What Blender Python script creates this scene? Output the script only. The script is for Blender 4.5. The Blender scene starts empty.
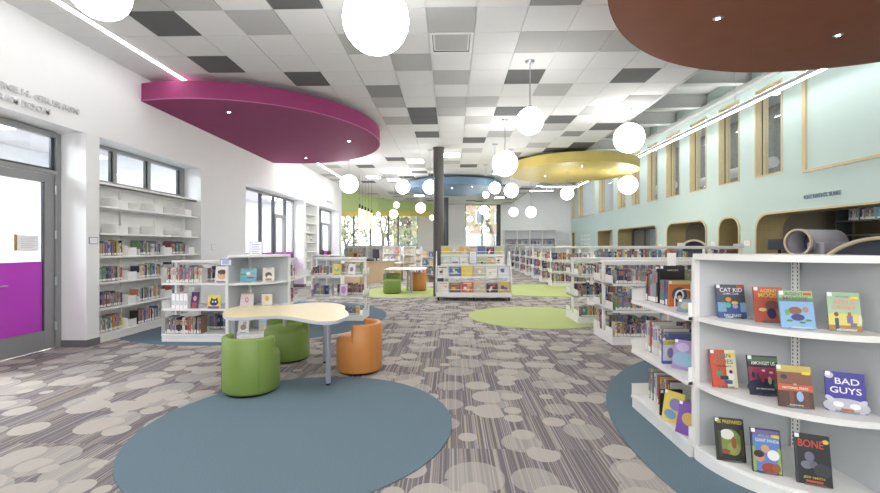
import bpy, math, random
from mathutils import Vector, Matrix
from mathutils.geometry import tessellate_polygon
random.seed(7)
PI=math.pi
sc=bpy.context.scene
COL=sc.collection
EYE=1.44; F=428.0; PSI=math.atan(11.3/428)
CX,CY=440.0,246.2
CP,SP=math.cos(PSI),math.sin(PSI)

# ---------------------------------------------------------------- pixel helpers (placement measured off the photo)
def LD(l,d): return (l*CP-d*SP, l*SP+d*CP)
def G(px,py,z=0.0):
    d=(EYE-z)*F/(py-CY); l=(px-CX)/F*d
    return LD(l,d)
def PD(px,d,py=None):
    l=(px-CX)/F*d; x,y=LD(l,d)
    if py is None: return (x,y)
    return (x,y,EYE-(py-CY)/F*d)
def YX(px,X):   # world Y where plane X is seen at column px
    r=(px-CX)/F; t=math.tan(PSI)
    return X*(1+r*t)/(r-t)

# ---------------------------------------------------------------- materials
def s2l(c):
    c=c/255.0
    return c/12.92 if c<=0.04045 else ((c+0.055)/1.055)**2.4
def rgb(t): return (s2l(t[0]),s2l(t[1]),s2l(t[2]),1)
MATS={}
def mat(name,c,rough=0.6,metal=0.0,emit=0.0,noise=0.0,nscale=8.0,bump=0.0,trans=0.0,ior=1.45,spec=0.5,alpha=1.0):
    if name in MATS: return MATS[name]
    m=bpy.data.materials.new(name); m.use_nodes=True
    nt=m.node_tree; b=nt.nodes['Principled BSDF']
    b.inputs['Base Color'].default_value=rgb(c)
    b.inputs['Roughness'].default_value=rough
    b.inputs['Metallic'].default_value=metal
    b.inputs['Specular IOR Level'].default_value=spec
    if trans: b.inputs['Transmission Weight'].default_value=trans; b.inputs['IOR'].default_value=ior
    if emit:
        b.inputs['Emission Color'].default_value=rgb(c); b.inputs['Emission Strength'].default_value=emit
    if noise or bump:
        tc=nt.nodes.new('ShaderNodeTexCoord'); n=nt.nodes.new('ShaderNodeTexNoise')
        n.inputs['Scale'].default_value=nscale; n.inputs['Detail'].default_value=5
        nt.links.new(tc.outputs['Object'],n.inputs['Vector'])
        if noise:
            mx=nt.nodes.new('ShaderNodeMix'); mx.data_type='RGBA'
            d=1-noise
            mx.inputs[6].default_value=rgb(c); mx.inputs[7].default_value=rgb([v*d for v in c])
            nt.links.new(n.outputs['Fac'],mx.inputs[0]); nt.links.new(mx.outputs[2],b.inputs['Base Color'])
        if bump:
            bp=nt.nodes.new('ShaderNodeBump'); bp.inputs['Strength'].default_value=bump; bp.inputs['Distance'].default_value=0.01
            nt.links.new(n.outputs['Fac'],bp.inputs['Height']); nt.links.new(bp.outputs['Normal'],b.inputs['Normal'])
    MATS[name]=m; return m
def glassmat(name,tint,alpha):
    m=bpy.data.materials.new(name); m.use_nodes=True; nt=m.node_tree
    nt.nodes.clear(); o=nt.nodes.new('ShaderNodeOutputMaterial')
    t=nt.nodes.new('ShaderNodeBsdfTransparent'); t.inputs[0].default_value=rgb(tint)
    g=nt.nodes.new('ShaderNodeBsdfGlossy'); g.inputs['Roughness'].default_value=0.03
    d=nt.nodes.new('ShaderNodeBsdfDiffuse'); d.inputs[0].default_value=rgb(tint)
    mx=nt.nodes.new('ShaderNodeMixShader'); mx.inputs[0].default_value=0.07
    m2=nt.nodes.new('ShaderNodeMixShader'); m2.inputs[0].default_value=alpha
    nt.links.new(t.outputs[0],mx.inputs[1]); nt.links.new(g.outputs[0],mx.inputs[2])
    nt.links.new(mx.outputs[0],m2.inputs[1]); nt.links.new(d.outputs[0],m2.inputs[2])
    nt.links.new(m2.outputs[0],o.inputs[0]); return m
WALL=mat('painted_wall',(238,239,240),0.7,noise=0.02,nscale=2)
WALL2=mat('grey_side_wall',(212,214,218),0.7,noise=0.03,nscale=3)
SHELF=mat('white_steel',(241,241,239),0.38,noise=0.02,nscale=5)
PANEL=mat('pale_grey_panel',(204,208,211),0.5,noise=0.02,nscale=4)
TILE_L=mat('tile_light',(222,222,222),0.9,noise=0.03,nscale=60,bump=0.1)
TILE_M=mat('tile_mid',(184,184,183),0.9,noise=0.05,nscale=60,bump=0.1)
TILE_D=mat('tile_dark',(100,101,101),0.9,noise=0.05,nscale=60,bump=0.1)
TBAR=mat('ceiling_grid',(228,228,228),0.6)
PURPLE=mat('magenta_panel',(150,62,108),0.7,spec=0.25,noise=0.06,nscale=3)
BROWN=mat('rust_panel',(152,86,56),0.55,noise=0.12,nscale=4)
YELLOW=mat('mustard_panel',(204,184,100),0.5,noise=0.08,nscale=4)
BLUED=mat('blue_panel',(100,130,156),0.5,noise=0.08,nscale=4)
GREEN=mat('lime_soffit',(196,216,146),0.6,noise=0.03)
YGREEN=mat('yellow_soffit',(236,216,104),0.6,noise=0.03)
GREY_F=mat('grey_frame',(146,147,149),0.4,metal=0.1,noise=0.04)
DARK_F=mat('dark_frame',(70,74,80),0.4,metal=0.2,noise=0.04)
STEEL=mat('brushed_steel',(180,184,190),0.28,metal=0.9,noise=0.05,nscale=20)
SILVER=mat('silver_leg',(178,183,198),0.35,metal=0.55,noise=0.03)
BLACK=mat('black_plastic',(28,28,30),0.5,noise=0.1)
BASEB=mat('rubber_base',(112,110,114),0.7,noise=0.05)
MINT=mat('mint_wall',(208,228,224),0.65,noise=0.02,nscale=2)
COLUMN=mat('dark_column',(88,84,82),0.5,noise=0.06)
GLASS=glassmat('clear_glass',(246,250,252),0.03)
MAGF=glassmat('magenta_film',(200,84,206),0.80)
CLEAR=glassmat('clear_acrylic',(235,240,242),0.06)
GREENV=mat('green_vinyl',(128,155,76),0.42,noise=0.05,nscale=5,bump=0.04)
ORANGEV=mat('orange_vinyl',(208,138,74),0.42,noise=0.05,nscale=5,bump=0.04)
GLOBE=mat('opal_globe',(255,253,250),0.3,emit=9.0)
STRIP=mat('led_strip',(255,255,255),0.3,emit=9.0)
TUBE=mat('tube_lamp',(255,234,196),0.3,emit=0.7)
DOT=mat('downlight_lens',(255,255,255),0.3,emit=25.0)
PAPER=mat('paper',(246,246,248),0.7,noise=0.02)
LAV=mat('lavender_trim',(128,138,200),0.6,noise=0.03)
PAGES=mat('pages',(236,232,222),0.8,noise=0.05,nscale=40)
GREYTXT=mat('grey_letters',(214,214,216),0.4,metal=0.1,noise=0.02)
TXTBLUE=mat('slate_letters',(140,162,176),0.5,noise=0.02)
UPH=mat('grey_upholstery',(178,176,184),0.8,noise=0.05,nscale=12)
UPHD=mat('slate_upholstery',(92,94,108),0.8,noise=0.05,nscale=12)
BIRCH=mat('birch_edge',(226,212,184),0.5,noise=0.08,nscale=6)
BRICK0=mat('inner_stone',(150,150,152),0.9,noise=0.5,nscale=9)
DUCT=mat('white_duct',(225,225,228),0.5,noise=0.05)
BEAM=mat('beam_paint',(186,188,186),0.7,noise=0.03)
DECK=mat('deck_paint',(205,206,205),0.8,noise=0.03)

def wood(name,c1,c2,scale=(1,14,1),rough=0.45):
    m=bpy.data.materials.new(name); m.use_nodes=True; nt=m.node_tree; b=nt.nodes['Principled BSDF']
    tc=nt.nodes.new('ShaderNodeTexCoord'); mp=nt.nodes.new('ShaderNodeMapping'); mp.inputs['Scale'].default_value=scale
    n=nt.nodes.new('ShaderNodeTexNoise'); n.inputs['Scale'].default_value=3; n.inputs['Detail'].default_value=6
    mx=nt.nodes.new('ShaderNodeMix'); mx.data_type='RGBA'; mx.inputs[6].default_value=rgb(c1); mx.inputs[7].default_value=rgb(c2)
    nt.links.new(tc.outputs['Object'],mp.inputs['Vector']); nt.links.new(mp.outputs[0],n.inputs['Vector'])
    nt.links.new(n.outputs['Fac'],mx.inputs[0]); nt.links.new(mx.outputs[2],b.inputs['Base Color'])
    b.inputs['Roughness'].default_value=rough; return m
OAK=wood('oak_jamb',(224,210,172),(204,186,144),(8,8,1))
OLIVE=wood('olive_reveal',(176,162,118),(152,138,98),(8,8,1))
MAPLE=wood('maple_top',(243,228,186),(232,214,168),(1.5,9,1),0.3)
DESKW=wood('desk_wood',(214,190,156),(196,170,134),(12,12,1))

def carpet():
    m=bpy.data.materials.new('pebble_carpet'); m.use_nodes=True; nt=m.node_tree; L=nt.links.new
    N=nt.nodes.new; b=nt.nodes['Principled BSDF']; b.inputs['Roughness'].default_value=0.95; b.inputs['Specular IOR Level'].default_value=0.1
    tc=N('ShaderNodeTexCoord')
    def math_(op,a,bb=None,c=None):
        n=N('ShaderNodeMath'); n.operation=op
        for i,v in enumerate((a,bb,c)):
            if v is None: continue
            if isinstance(v,(int,float)): n.inputs[i].default_value=v
            else: L(v,n.inputs[i])
        return n.outputs[0]
    def mix(f,a,c):
        n=N('ShaderNodeMix'); n.data_type='RGBA'
        L(f,n.inputs[0]) if not isinstance(f,(int,float)) else None
        for i,v in ((6,a),(7,c)):
            if isinstance(v,tuple): n.inputs[i].default_value=rgb(v)
            else: L(v,n.inputs[i])
        return n.outputs[2]
    sep=N('ShaderNodeSeparateXYZ'); L(tc.outputs['Object'],sep.inputs[0]); X,Y=sep.outputs[0],sep.outputs[1]
    # carpet tiles 0.61 m
    tx=math_('FLOOR',math_('DIVIDE',X,0.61)); ty=math_('FLOOR',math_('DIVIDE',Y,0.61))
    cmb=N('ShaderNodeCombineXYZ'); L(tx,cmb.inputs[0]); L(ty,cmb.inputs[1])
    wn=N('ShaderNodeTexWhiteNoise'); wn.noise_dimensions='2D'; L(cmb.outputs[0],wn.inputs['Vector'])
    # fine stripes running along Y, broken per tile
    sx=math_('ADD',math_('MULTIPLY',X,140.0),math_('MULTIPLY',wn.outputs['Value'],40.0))
    cs=N('ShaderNodeCombineXYZ'); L(math_('FLOOR',sx),cs.inputs[0]); L(math_('FLOOR',math_('MULTIPLY',Y,1.6393)),cs.inputs[1])
    w2=N('ShaderNodeTexWhiteNoise'); w2.noise_dimensions='2D'; L(cs.outputs[0],w2.inputs['Vector'])
    st=w2.outputs['Value']
    cr=N('ShaderNodeValToRGB'); e=cr.color_ramp; e.interpolation='CONSTANT'
    e.elements[0].position=0; e.elements[0].color=rgb((116,110,114)); e.elements[1].position=0.34; e.elements[1].color=rgb((132,127,129))
    for p,c in ((0.58,(154,148,146)),(0.74,(172,166,160)),(0.86,(118,113,124)),(0.94,(164,152,130))):
        k=e.elements.new(p); k.color=rgb(c)
    L(st,cr.inputs[0]); base=cr.outputs[0]
    # large slow tone change
    def discs(scale,rmin,rmax,off,tileoff,rand=0.75):
        v=N('ShaderNodeTexVoronoi'); v.voronoi_dimensions='2D'; v.inputs['Scale'].default_value=scale; v.inputs['Randomness'].default_value=rand
        a=N('ShaderNodeVectorMath'); a.operation='ADD'; L(tc.outputs['Object'],a.inputs[0])
        if tileoff:
            s=N('ShaderNodeVectorMath'); s.operation='SCALE'; L(wn.outputs['Color'],s.inputs[0]); s.inputs['Scale'].default_value=tileoff; L(s.outputs[0],a.inputs[1])
        else: a.inputs[1].default_value=(off,off*1.7,0)
        L(a.outputs[0],v.inputs['Vector'])
        sc_=N('ShaderNodeSeparateColor'); L(v.outputs['Color'],sc_.inputs[0])
        r=math_('ADD',rmin,math_('MULTIPLY',sc_.outputs[0],rmax-rmin))
        return math_('LESS_THAN',v.outputs['Distance'],r),sc_.outputs[1]
    d1,k1=discs(2.5,0.16,0.44,0.3,0)
    d2,k2=discs(2.0,0.22,0.46,1.1,0)
    d3,k3=discs(3.6,0.18,0.42,2.9,0)
    pale=(186,182,176)
    # striped (half tone) discs
    half=mix(0.5,base,pale); 
    hn=half.node; hn.inputs[0].default_value=0.55
    c=mix(d2,base,half)
    solid=mix(0.5,base,(187,181,174)); solid.node.inputs[0].default_value=0.88
    f3=math_('MULTIPLY',d3,math_('GREATER_THAN',k3,0.6))
    c=mix(f3,c,solid)
    f1=math_('MULTIPLY',d1,math_('GREATER_THAN',k1,0.36))
    c=mix(f1,c,solid)
    L(c,b.inputs['Base Color'])
    n=N('ShaderNodeTexNoise'); n.inputs['Scale'].default_value=350; L(tc.outputs['Object'],n.inputs['Vector'])
    bp=N('ShaderNodeBump'); bp.inputs['Strength'].default_value=0.25; bp.inputs['Distance'].default_value=0.004; L(n.outputs['Fac'],bp.inputs['Height']); L(bp.outputs['Normal'],b.inputs['Normal'])
    return m
def rugmat(name,c):
    m=bpy.data.materials.new(name); m.use_nodes=True; nt=m.node_tree; L=nt.links.new; b=nt.nodes['Principled BSDF']
    b.inputs['Roughness'].default_value=0.95; b.inputs['Specular IOR Level'].default_value=0.1
    tc=nt.nodes.new('ShaderNodeTexCoord'); mp=nt.nodes.new('ShaderNodeMapping'); mp.inputs['Scale'].default_value=(90,220,1); mp.inputs['Rotation'].default_value=(0,0,0.12)
    n=nt.nodes.new('ShaderNodeTexNoise'); n.inputs['Scale'].default_value=1; n.inputs['Detail'].default_value=3
    mx=nt.nodes.new('ShaderNodeMix'); mx.data_type='RGBA'; mx.inputs[6].default_value=rgb([v*0.86 for v in c]); mx.inputs[7].default_value=rgb([min(255,v*1.12) for v in c])
    L(tc.outputs['Object'],mp.inputs['Vector']); L(mp.outputs[0],n.inputs['Vector']); L(n.outputs['Fac'],mx.inputs[0]); L(mx.outputs[2],b.inputs['Base Color'])
    bp=nt.nodes.new('ShaderNodeBump'); bp.inputs['Strength'].default_value=0.3; bp.inputs['Distance'].default_value=0.004; L(n.outputs['Fac'],bp.inputs['Height']); L(bp.outputs['Normal'],b.inputs['Normal'])
    return m
CARPET=carpet()
RUGB=rugmat('blue_rug',(108,127,139)); RUGG=rugmat('lime_rug',(182,194,134))

# ---------------------------------------------------------------- mesh builder
class MB:
    def __init__(s): s.v=[]; s.f=[]; s.mi=[]; s.sm=[]
    def add(s,vs,fs,m=0,smooth=False):
        o=len(s.v); s.v+= [tuple(v) for v in vs]
        for f in fs: s.f.append([i+o for i in f]); s.mi.append(m); s.sm.append(smooth)
        return s
    def box(s,x0,x1,y0,y1,z0,z1,m=0,M=None):
        if x0>x1:x0,x1=x1,x0
        if y0>y1:y0,y1=y1,y0
        if z0>z1:z0,z1=z1,z0
        vs=[(x0,y0,z0),(x1,y0,z0),(x1,y1,z0),(x0,y1,z0),(x0,y0,z1),(x1,y0,z1),(x1,y1,z1),(x0,y1,z1)]
        if M is not None: vs=[tuple(M@Vector(v)) for v in vs]
        return s.add(vs,[(0,3,2,1),(4,5,6,7),(0,1,5,4),(1,2,6,5),(2,3,7,6),(3,0,4,7)],m)
    def prism(s,pts,z0,z1,m=0,mside=None,M=None,smooth=False):   # pts CCW list (x,y)
        n=len(pts); tri=tessellate_polygon([[Vector((p[0],p[1],0)) for p in pts]])
        a=sum(pts[i][0]*pts[(i+1)%n][1]-pts[(i+1)%n][0]*pts[i][1] for i in range(n))
        vs=[(p[0],p[1],z0) for p in pts]+[(p[0],p[1],z1) for p in pts]
        if M is not None: vs=[tuple(M@Vector(v)) for v in vs]
        def ori(t):
            q=[pts[i] for i in t]
            ar=(q[1][0]-q[0][0])*(q[2][1]-q[0][1])-(q[2][0]-q[0][0])*(q[1][1]-q[0][1])
            return t if ar>0 else (t[0],t[2],t[1])
        tri=[ori(t) for t in tri]
        s.add(vs,[tuple(i+n for i in t) for t in tri]+[(t[0],t[2],t[1]) for t in tri],m)
        side=[(i,(i+1)%n,(i+1)%n+n,i+n) if a>0 else ((i+1)%n,i,i+n,(i+1)%n+n) for i in range(n)]
        return s.add(vs,side,m if mside is None else mside,smooth)
    def lathe(s,prof,cx=0,cy=0,n=32,m=0,cap=True,a0=0,a1=2*PI):
        full=abs(a1-a0-2*PI)<1e-6; k=n if full else n+1
        vs=[]
        for i in range(k):
            a=a0+(a1-a0)*i/n
            for r,z in prof: vs.append((cx+r*math.cos(a),cy+r*math.sin(a),z))
        p=len(prof); fs=[]
        for i in range(n):
            j=(i+1)%k
            for q in range(p-1): fs.append((i*p+q,j*p+q,j*p+q+1,i*p+q+1))
        return s.add(vs,fs,m,True)
    def tube(s,p0,p1,r,n=10,m=0,r1=None):
        p0=Vector(p0);p1=Vector(p1); d=(p1-p0); L=d.length
        if L<1e-7: return s
        d.normalize(); u=d.orthogonal().normalized(); w=d.cross(u); r1=r if r1 is None else r1
        vs=[];
        for p,rr in ((p0,r),(p1,r1)):
            for i in range(n):
                a=2*PI*i/n; vs.append(tuple(p+u*rr*math.cos(a)+w*rr*math.sin(a)))
        s.add(vs,[(i,(i+1)%n,(i+1)%n+n,i+n) for i in range(n)],m,True)
        return s.add(vs,[tuple(range(n))[::-1],tuple(range(n,2*n))],m)
    def path(s,pts,r,n=8,m=0):
        for a,b in zip(pts,pts[1:]): s.tube(a,b,r,n,m)
        return s
    def build(s,name,mats,parent=None,loc=None,bevel=0,rotz=0):
        me=bpy.data.meshes.new(name); me.from_pydata(s.v,[],s.f); 
        if not isinstance(mats,(list,tuple)): mats=[mats]
        for q in mats: me.materials.append(q)
        me.polygons.foreach_set('material_index',s.mi); me.polygons.foreach_set('use_smooth',s.sm); me.update()
        o=bpy.data.objects.new(name,me); COL.objects.link(o)
        if parent is not None: o.parent=parent
        if loc is not None: o.location=loc
        if rotz: o.rotation_euler.z=rotz
        if bevel:
            md=o.modifiers.new('b','BEVEL'); md.width=bevel; md.segments=2; md.limit_method='ANGLE'; md.angle_limit=0.7
        return o
def empty(name,loc=(0,0,0),rz=0.0):
    o=bpy.data.objects.new(name,None); COL.objects.link(o); o.location=loc; o.rotation_euler.z=rz; o.empty_display_size=0.1; return o
def tag(o,label=None,cat=None,group=None,kind=None):
    if label: o['label']=label
    if cat: o['category']=cat
    if group: o['group']=group
    if kind: o['kind']=kind
    return o
def copy_tree(o,parent=None):
    c=o.copy(); COL.objects.link(c)
    if parent is not None: c.parent=parent
    for ch in list(o.children): copy_tree(ch,c)
    return c
def struct(o,label,cat): return tag(o,label,cat,None,'structure')
def textmesh(body,size,ext=0.001,align='CENTER'):
    cu=bpy.data.curves.new('t','FONT'); cu.body=body; cu.size=size; cu.extrude=ext; cu.align_x=align; cu.align_y='CENTER'; cu.resolution_u=3
    cu.offset=size*0.012
    t=bpy.data.objects.new('t',cu); COL.objects.link(t)
    dg=bpy.context.evaluated_depsgraph_get(); me=bpy.data.meshes.new_from_object(t.evaluated_get(dg))
    bpy.data.objects.remove(t); return me
def text(name,body,size,m,parent=None,loc=(0,0,0),rot=(PI/2,0,0),ext=0.001,align='CENTER',width=None):
    me=textmesh(body,size,ext,align); me.name=name; me.materials.clear(); me.materials.append(m)
    o=bpy.data.objects.new(name,me); COL.objects.link(o); o.location=loc; o.rotation_euler=rot
    if parent is not None: o.parent=parent
    if width:
        xs=[v.co.x for v in me.vertices]; w=max(xs)-min(xs)
        if w>0: o.scale=(width/w,1,1)
    return o
def circ(cx,cy,r,n=96,a0=0,a1=2*PI):
    return [(cx+r*math.cos(a0+(a1-a0)*i/n),cy+r*math.sin(a0+(a1-a0)*i/n)) for i in range(n)]

# ================================================================ SETTING
XL=-5.20; XLB=-5.65; XM=8.06; YB=29.0; CE=EYE+2.838; XE=3.965; T=0.61
o=MB().box(-9.6,13,-2.2,YB+.3,-0.1,0).build('floor',CARPET); struct(o,'grey striped carpet with pale round pebble pattern','floor')

# ceiling tiles
dark=[(167,27),(223,67),(293,5),(307,80),(525.5,75.7),(510,110),(422,111),(424,120),(427,133.6),(473.6,139),(468,164.5),(395,158),(365.7,165),(368,181),(419,170.7),(553,118.4),(553,148.6),(637,74),(607,124),(582.7,143),(573.8,148.7)]
mid2=[(383,91),(555,1),(528,157),(514.5,152.5),(641.6,97.7),(568,118),(562,148)]
mid=[(259,25),(450,19),(451,77),(482.7,100.7),(540,41.6),(554,88.6),(397.5,120),(471,149),(500,132.5),(452,161),(407.7,165),(546,92),(552,125),(538,143),(618,40),(598,108),(192,7),(353,45),(150,5),(320,118)]
def cell(px,py):
    d=(CE-EYE)*F/(CY-py); l=(px-CX)/F*d; x,y=LD(l,d)
    return x,y
# depth phase of the grid: tile rows seen at y 33.0 and 53.4 under the camera axis
YPH=(CE-EYE)*F/(CY-53.4)
def idx(px,py):
    x,y=cell(px,py); return (math.floor((x+0.305)/T),math.floor((y-YPH)/T))
tilem={}
for l,m_ in ((mid,1),(mid2,3),(dark,2)):
    for p in l: tilem[idx(*p)]=m_
TILE_M2=mat('tile_slate',(148,148,147),0.9,noise=0.05,nscale=60)
vent_idx=[idx(450,42),idx(573.8,131.6)]
lightpan=[idx(453,153),idx(393,178.6)]
mb=MB(); i0=-9; j0=math.floor((-2.2-YPH)/T)
mb.box(XL,XE,-2.2,YB,CE+0.012,CE+0.05,4)
mb.box(-9.6,XL,20.3,YB,CE+0.012,CE+0.05,4)
j=j0
rr=random.Random(11)
while YPH+j*T<YB:
    for i in range(-16,7):
        x0=-0.305+i*T; x1=x0+T; y0=YPH+j*T; y1=y0+T
        if y1<20.3 and x1<XL+0.02: continue
        if (i,j) in vent_idx: continue
        k=tilem.get((i,j))
        if k is None:
            k=0
            py=CY-(CE-EYE)*F/max(y0,0.1)
            if y0>15 or y0<2.6 or (x0<-2.9 and y0<14):
                q=rr.random(); k=2 if q<0.07 else (1 if q<0.17 else 0)
                if x0<-4.2 and y0<14: k=0
            elif rr.random()<0.05: k=1
        xa=max(x0+.006,XL if y1<20.3 else -9.6); xb=min(x1-.006,XE)
        mb.box(xa,xb,y0+.006,min(y1-.006,YB),CE-0.001,CE+0.02,k)
    j+=1
o=mb.build('ceiling',[TILE_L,TILE_M,TILE_D,TILE_M2,TBAR]); struct(o,'white suspended ceiling with scattered grey and charcoal tiles','ceiling')
# bulkhead and open structure above the mint wall side
o=MB().box(XE,XE+0.05,-2.2,YB,CE-0.01,6.25).build('trim_ceiling_edge',BEAM); struct(o,'white edge bulkhead of the tile ceiling','bulkhead')
o=MB().box(XE,13,-2.2,YB,6.22,6.3).build('ceiling_deck',DECK); struct(o,'pale painted deck above the beams','ceiling')
yb=3.6; bi=0
ys_b=[3.9,5.9,7.8,9.7,11.7,13.7,15.5,17.5,19.5,21.5,23.5,25.5,27.5]
for k,y in enumerate(ys_b):
    b=MB().box(XE+.06,XM-0.02,y-.10,y+.10,EYE+4.34,EYE+4.38).box(XE+.06,XM-.02,y-.02,y+.02,EYE+4.38,EYE+4.74).box(XE+.06,XM-.02,y-.1,y+.1,EYE+4.74,6.21).build('ceiling_beam',BEAM)
    tag(b,'pale steel ceiling beam crossing to the mint wall, number %d counted from the rust disc'%(k+1),'beam','beams over the mint wall side')
o=MB().box(XM-.25,XM-.05,-2,YB-.05,EYE+4.22,EYE+4.33).build('trim_beam_ledge',BEAM); struct(o,'pale steel ledge along the top of the mint wall','trim')

# --- left wall with openings (slab XLB..XL)
ops=[(-1.0,6.10,0,3.05),(6.33,8.90,0,3.05),(10.84,15.1,0,3.05),(15.3,16.6,0,3.0),(16.86,19.8,0,3.05)]
mb=MB(); y=-2.2
for a,b,z0,z1 in ops:
    if a>y: mb.box(XLB,XL,y,a,0,CE+.01)
    mb.box(XLB,XL,a,b,z1,CE+.01)
    y=b
mb.box(XLB,XL,y,20.3,0,CE+.01)
mb.box(-9.6,XLB,20.15,20.3,0,CE+.01)
o=mb.build('wall_left',WALL); struct(o,'white painted wall with deep door and shelf recesses','wall')
mb=MB()
mb.box(-9.75,-9.6,20.15,YB,0,CE+.1)
mb.build('wall_side',WALL2)
struct(bpy.data.objects['wall_side'],'pale side wall beyond the reception desk','wall')
# niche backs
mb=MB(); mb.box(XLB-.1,XLB,6.33,8.9,0,2.44); mb.box(XLB-.1,XLB,15.3,16.6,0,3.0)
o=mb.build('wall_niche',WALL); struct(o,'white niche backs behind the built-in bookcases','wall')
# program room
mb=MB(); mb.box(-9.1,-9.0,-1.5,20.15,0,3.5); mb.box(-9.0,XLB-.1,-1.6,-1.5,0,3.5); mb.box(-9.0,XLB-.12,9.6,9.7,0,3.5)
o=mb.build('wall_program_room',mat('room_white',(238,239,242),0.8,noise=0.02)); struct(o,'white walls of the glazed room beyond the door','wall')
o=MB().box(-9.1,XLB,-1.6,20.15,3.5,3.6).build('ceiling_program_room',TILE_L); struct(o,'white ceiling of the glazed room','ceiling')
for i,y in enumerate((4.2,6.6,12.0,14.0,18.0)):  # unseen panels added to brighten the room behind the glass
    e=empty('ceiling_and_fill_panel',(-7.2,y,3.49)); tag(e,'added fill light panel in the glazed room ceiling, panel %d from the door'%(i+1),'ceiling light','added fill panels of the glazed room')
    MB().box(-.62,.62,-.62,.62,-.02,.0).build('frame',WALL2,e)
    MB().box(-.58,.58,-.58,.58,-.03,-.02).build('diffuser',mat('room_fill',(255,255,255),0.5,emit=20.0),e)
for a,b in ((6.10,6.33),(8.9,10.84),(15.1,15.3),(16.6,16.86),(19.8,20.3)):
    pass
mb=MB()
for a,b in ((6.10,6.33),(8.9,10.84),(15.1,15.3),(16.6,16.86),(19.8,20.3)):
    mb.box(XL,XL+.012,a,b,0,.10)
for y in (6.10,15.1,19.8): mb.box(XLB,XL+.012,y-.012,y,0,.10)
o=mb.build('baseboard_left',BASEB); struct(o,'grey rubber baseboard of the white wall','baseboard')

# --- back wall
x342=-9.6
def wallXZ(rects,y0,y1,x0,x1,z0,z1):
    """wall slab with rectangular openings, full-height strips"""
    mb=MB(); xs=sorted(set([x0,x1]+[r[0] for r in rects]+[r[1] for r in rects]))
    for a,b in zip(xs,xs[1:]):
        c=(a+b)/2; hit=[r for r in rects if r[0]<c<r[1]]
        z=z0
        for r in sorted(hit,key=lambda r:r[2]): mb.box(a,b,y0,y1,z,r[2]); z=r[3]
        mb.box(a,b,y0,y1,z,z1)
    return mb
wA=(-9.5,PD(418,29)[0],0.75,EYE+2.36); wB=(PD(465,29)[0],PD(500.5,29)[0],0.75,CE-0.02)
mb=wallXZ([wA,wB],YB,YB+.25,-9.6,XM+.6,0,CE+.05); mb.box(XE,XM+.6,YB,YB+.25,CE+.05,6.3); mb.box(XM+.6,11.1,YB,YB+.25,0,6.3)
o=mb.build('wall_back',WALL); struct(o,'white far wall with two tall windows','wall')
def window(name,x0,x1,y,z0,z1,vs,hs,label,fm=GREY_F,w=.05):
    e=empty(name,((x0+x1)/2,y,z0)); struct(e,label,'window'); cx=(x0+x1)/2
    mb=MB(); mb.box(x0-cx,x1-cx,-.04,.04,0,w).box(x0-cx,x1-cx,-.04,.04,z1-z0-w,z1-z0).box(x0-cx,x0-cx+w,-.04,.04,0,z1-z0).box(x1-cx-w,x1-cx,-.04,.04,0,z1-z0)
    mb.build('window_frame',fm,e)
    for v in vs: MB().box(v[0]-cx-v[1],v[0]-cx+v[1],-.05,.05,w,z1-z0-w).build('mullion',v[2] if len(v)>2 else fm,e)
    for h in hs: MB().box(x0-cx+w,x1-cx-w,-.045,.045,h-z0-.025,h-z0+.025).build('transom',fm,e)
    MB().box(x0-cx+w,x1-cx-w,-.005,.005,w,z1-z0-w).build('pane',GLASS,e)
    return e
window('window_1',wA[0],wA[1],YB+.1,wA[2],wA[3],[(PD(p,29)[0],.06) for p in (353,370,388,398)],[1.5],'wide far window under the lime soffit looking onto trees')
window('window_2',wB[0],wB[1],YB+.1,wB[2],wB[3],[(PD(498.5,29)[0],.14,DARK_F),(PD(482,29)[0],.04)],[],'tall far window looking onto a brick house',DARK_F)

mb=wallXZ([(-4.0,6.0,1.4,3.2)],-2.2,-2.0,XLB,XM+.6,0,6.3)  # opening added and sized for the sky light reaching the near end
o=mb.build('wall_rear',WALL); struct(o,'white wall behind the camera with an added opening for fill light','wall')
# --- mint wall with openings
def rrect(y0,y1,z0,z1,r,n=8,bottom=False):
    """outline in (y,z), CCW, rounded top corners"""
    pts=[(y0,z0),(y1,z0)]
    if r<=0: return pts+[(y1,z1),(y0,z1)]
    for k in range(n+1):
        a=PI/2*k/n; pts.append((y1-r+r*math.cos(a),z1-r+r*math.sin(a)))
    for k in range(n+1):
        a=PI/2+PI/2*k/n; pts.append((y0+r+r*math.cos(a),z1-r+r*math.sin(a)))
    return pts
ZT=2.285
low=[(1.6,YX(756,XM),0.02,ZT,.42,'wide'),(YX(740,XM),YX(719,XM),0.02,ZT,.36,'niche'),(YX(707,XM),YX(667,XM),0.02,ZT,.36,'shelf'),(YX(657,XM),YX(618,XM),0.02,ZT,.22,'glazed'),(YX(613,XM),YX(598,XM),0.02,ZT,0,'door'),(YX(575,XM),28.7,0.02,2.36,0,'slot')]
upx=[(755.3,782.5),(719,739.6),(690,706.5),(666.5,680),(647.6,658),(632,640),(618,626),(599,613.5),(578,594.5),(570.6,574.5)]
UZ0=EYE+1.80; UZ1=EYE+4.10
upp=[(YX(b,XM),min(YX(a,XM),28.75),UZ0,UZ1,0,'up') for a,b in upx]
WT=6.22
outer=[(-2.2,0),(YB,0),(YB,WT),(-2.2,WT)]
holes=[rrect(a,b,z0,z1,r) for a,b,z0,z1,r,k in low+upp]
loops=[[Vector((p[0],p[1],0)) for p in outer]]+[[Vector((p[0],p[1],0)) for p in reversed(h)] for h in holes]
flat=[p for l in loops for p in l]
tri=tessellate_polygon(loops)
mb=MB(); mb.add([(XM,p.x,p.y) for p in flat],[t for t in tri]); 
mb.add([(XM+.03,p.x,p.y) for p in flat],[t for t in tri])
o=mb.build('wall_right',MINT); struct(o,'tall mint green wall with rounded openings and a row of high windows','wall')
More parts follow.
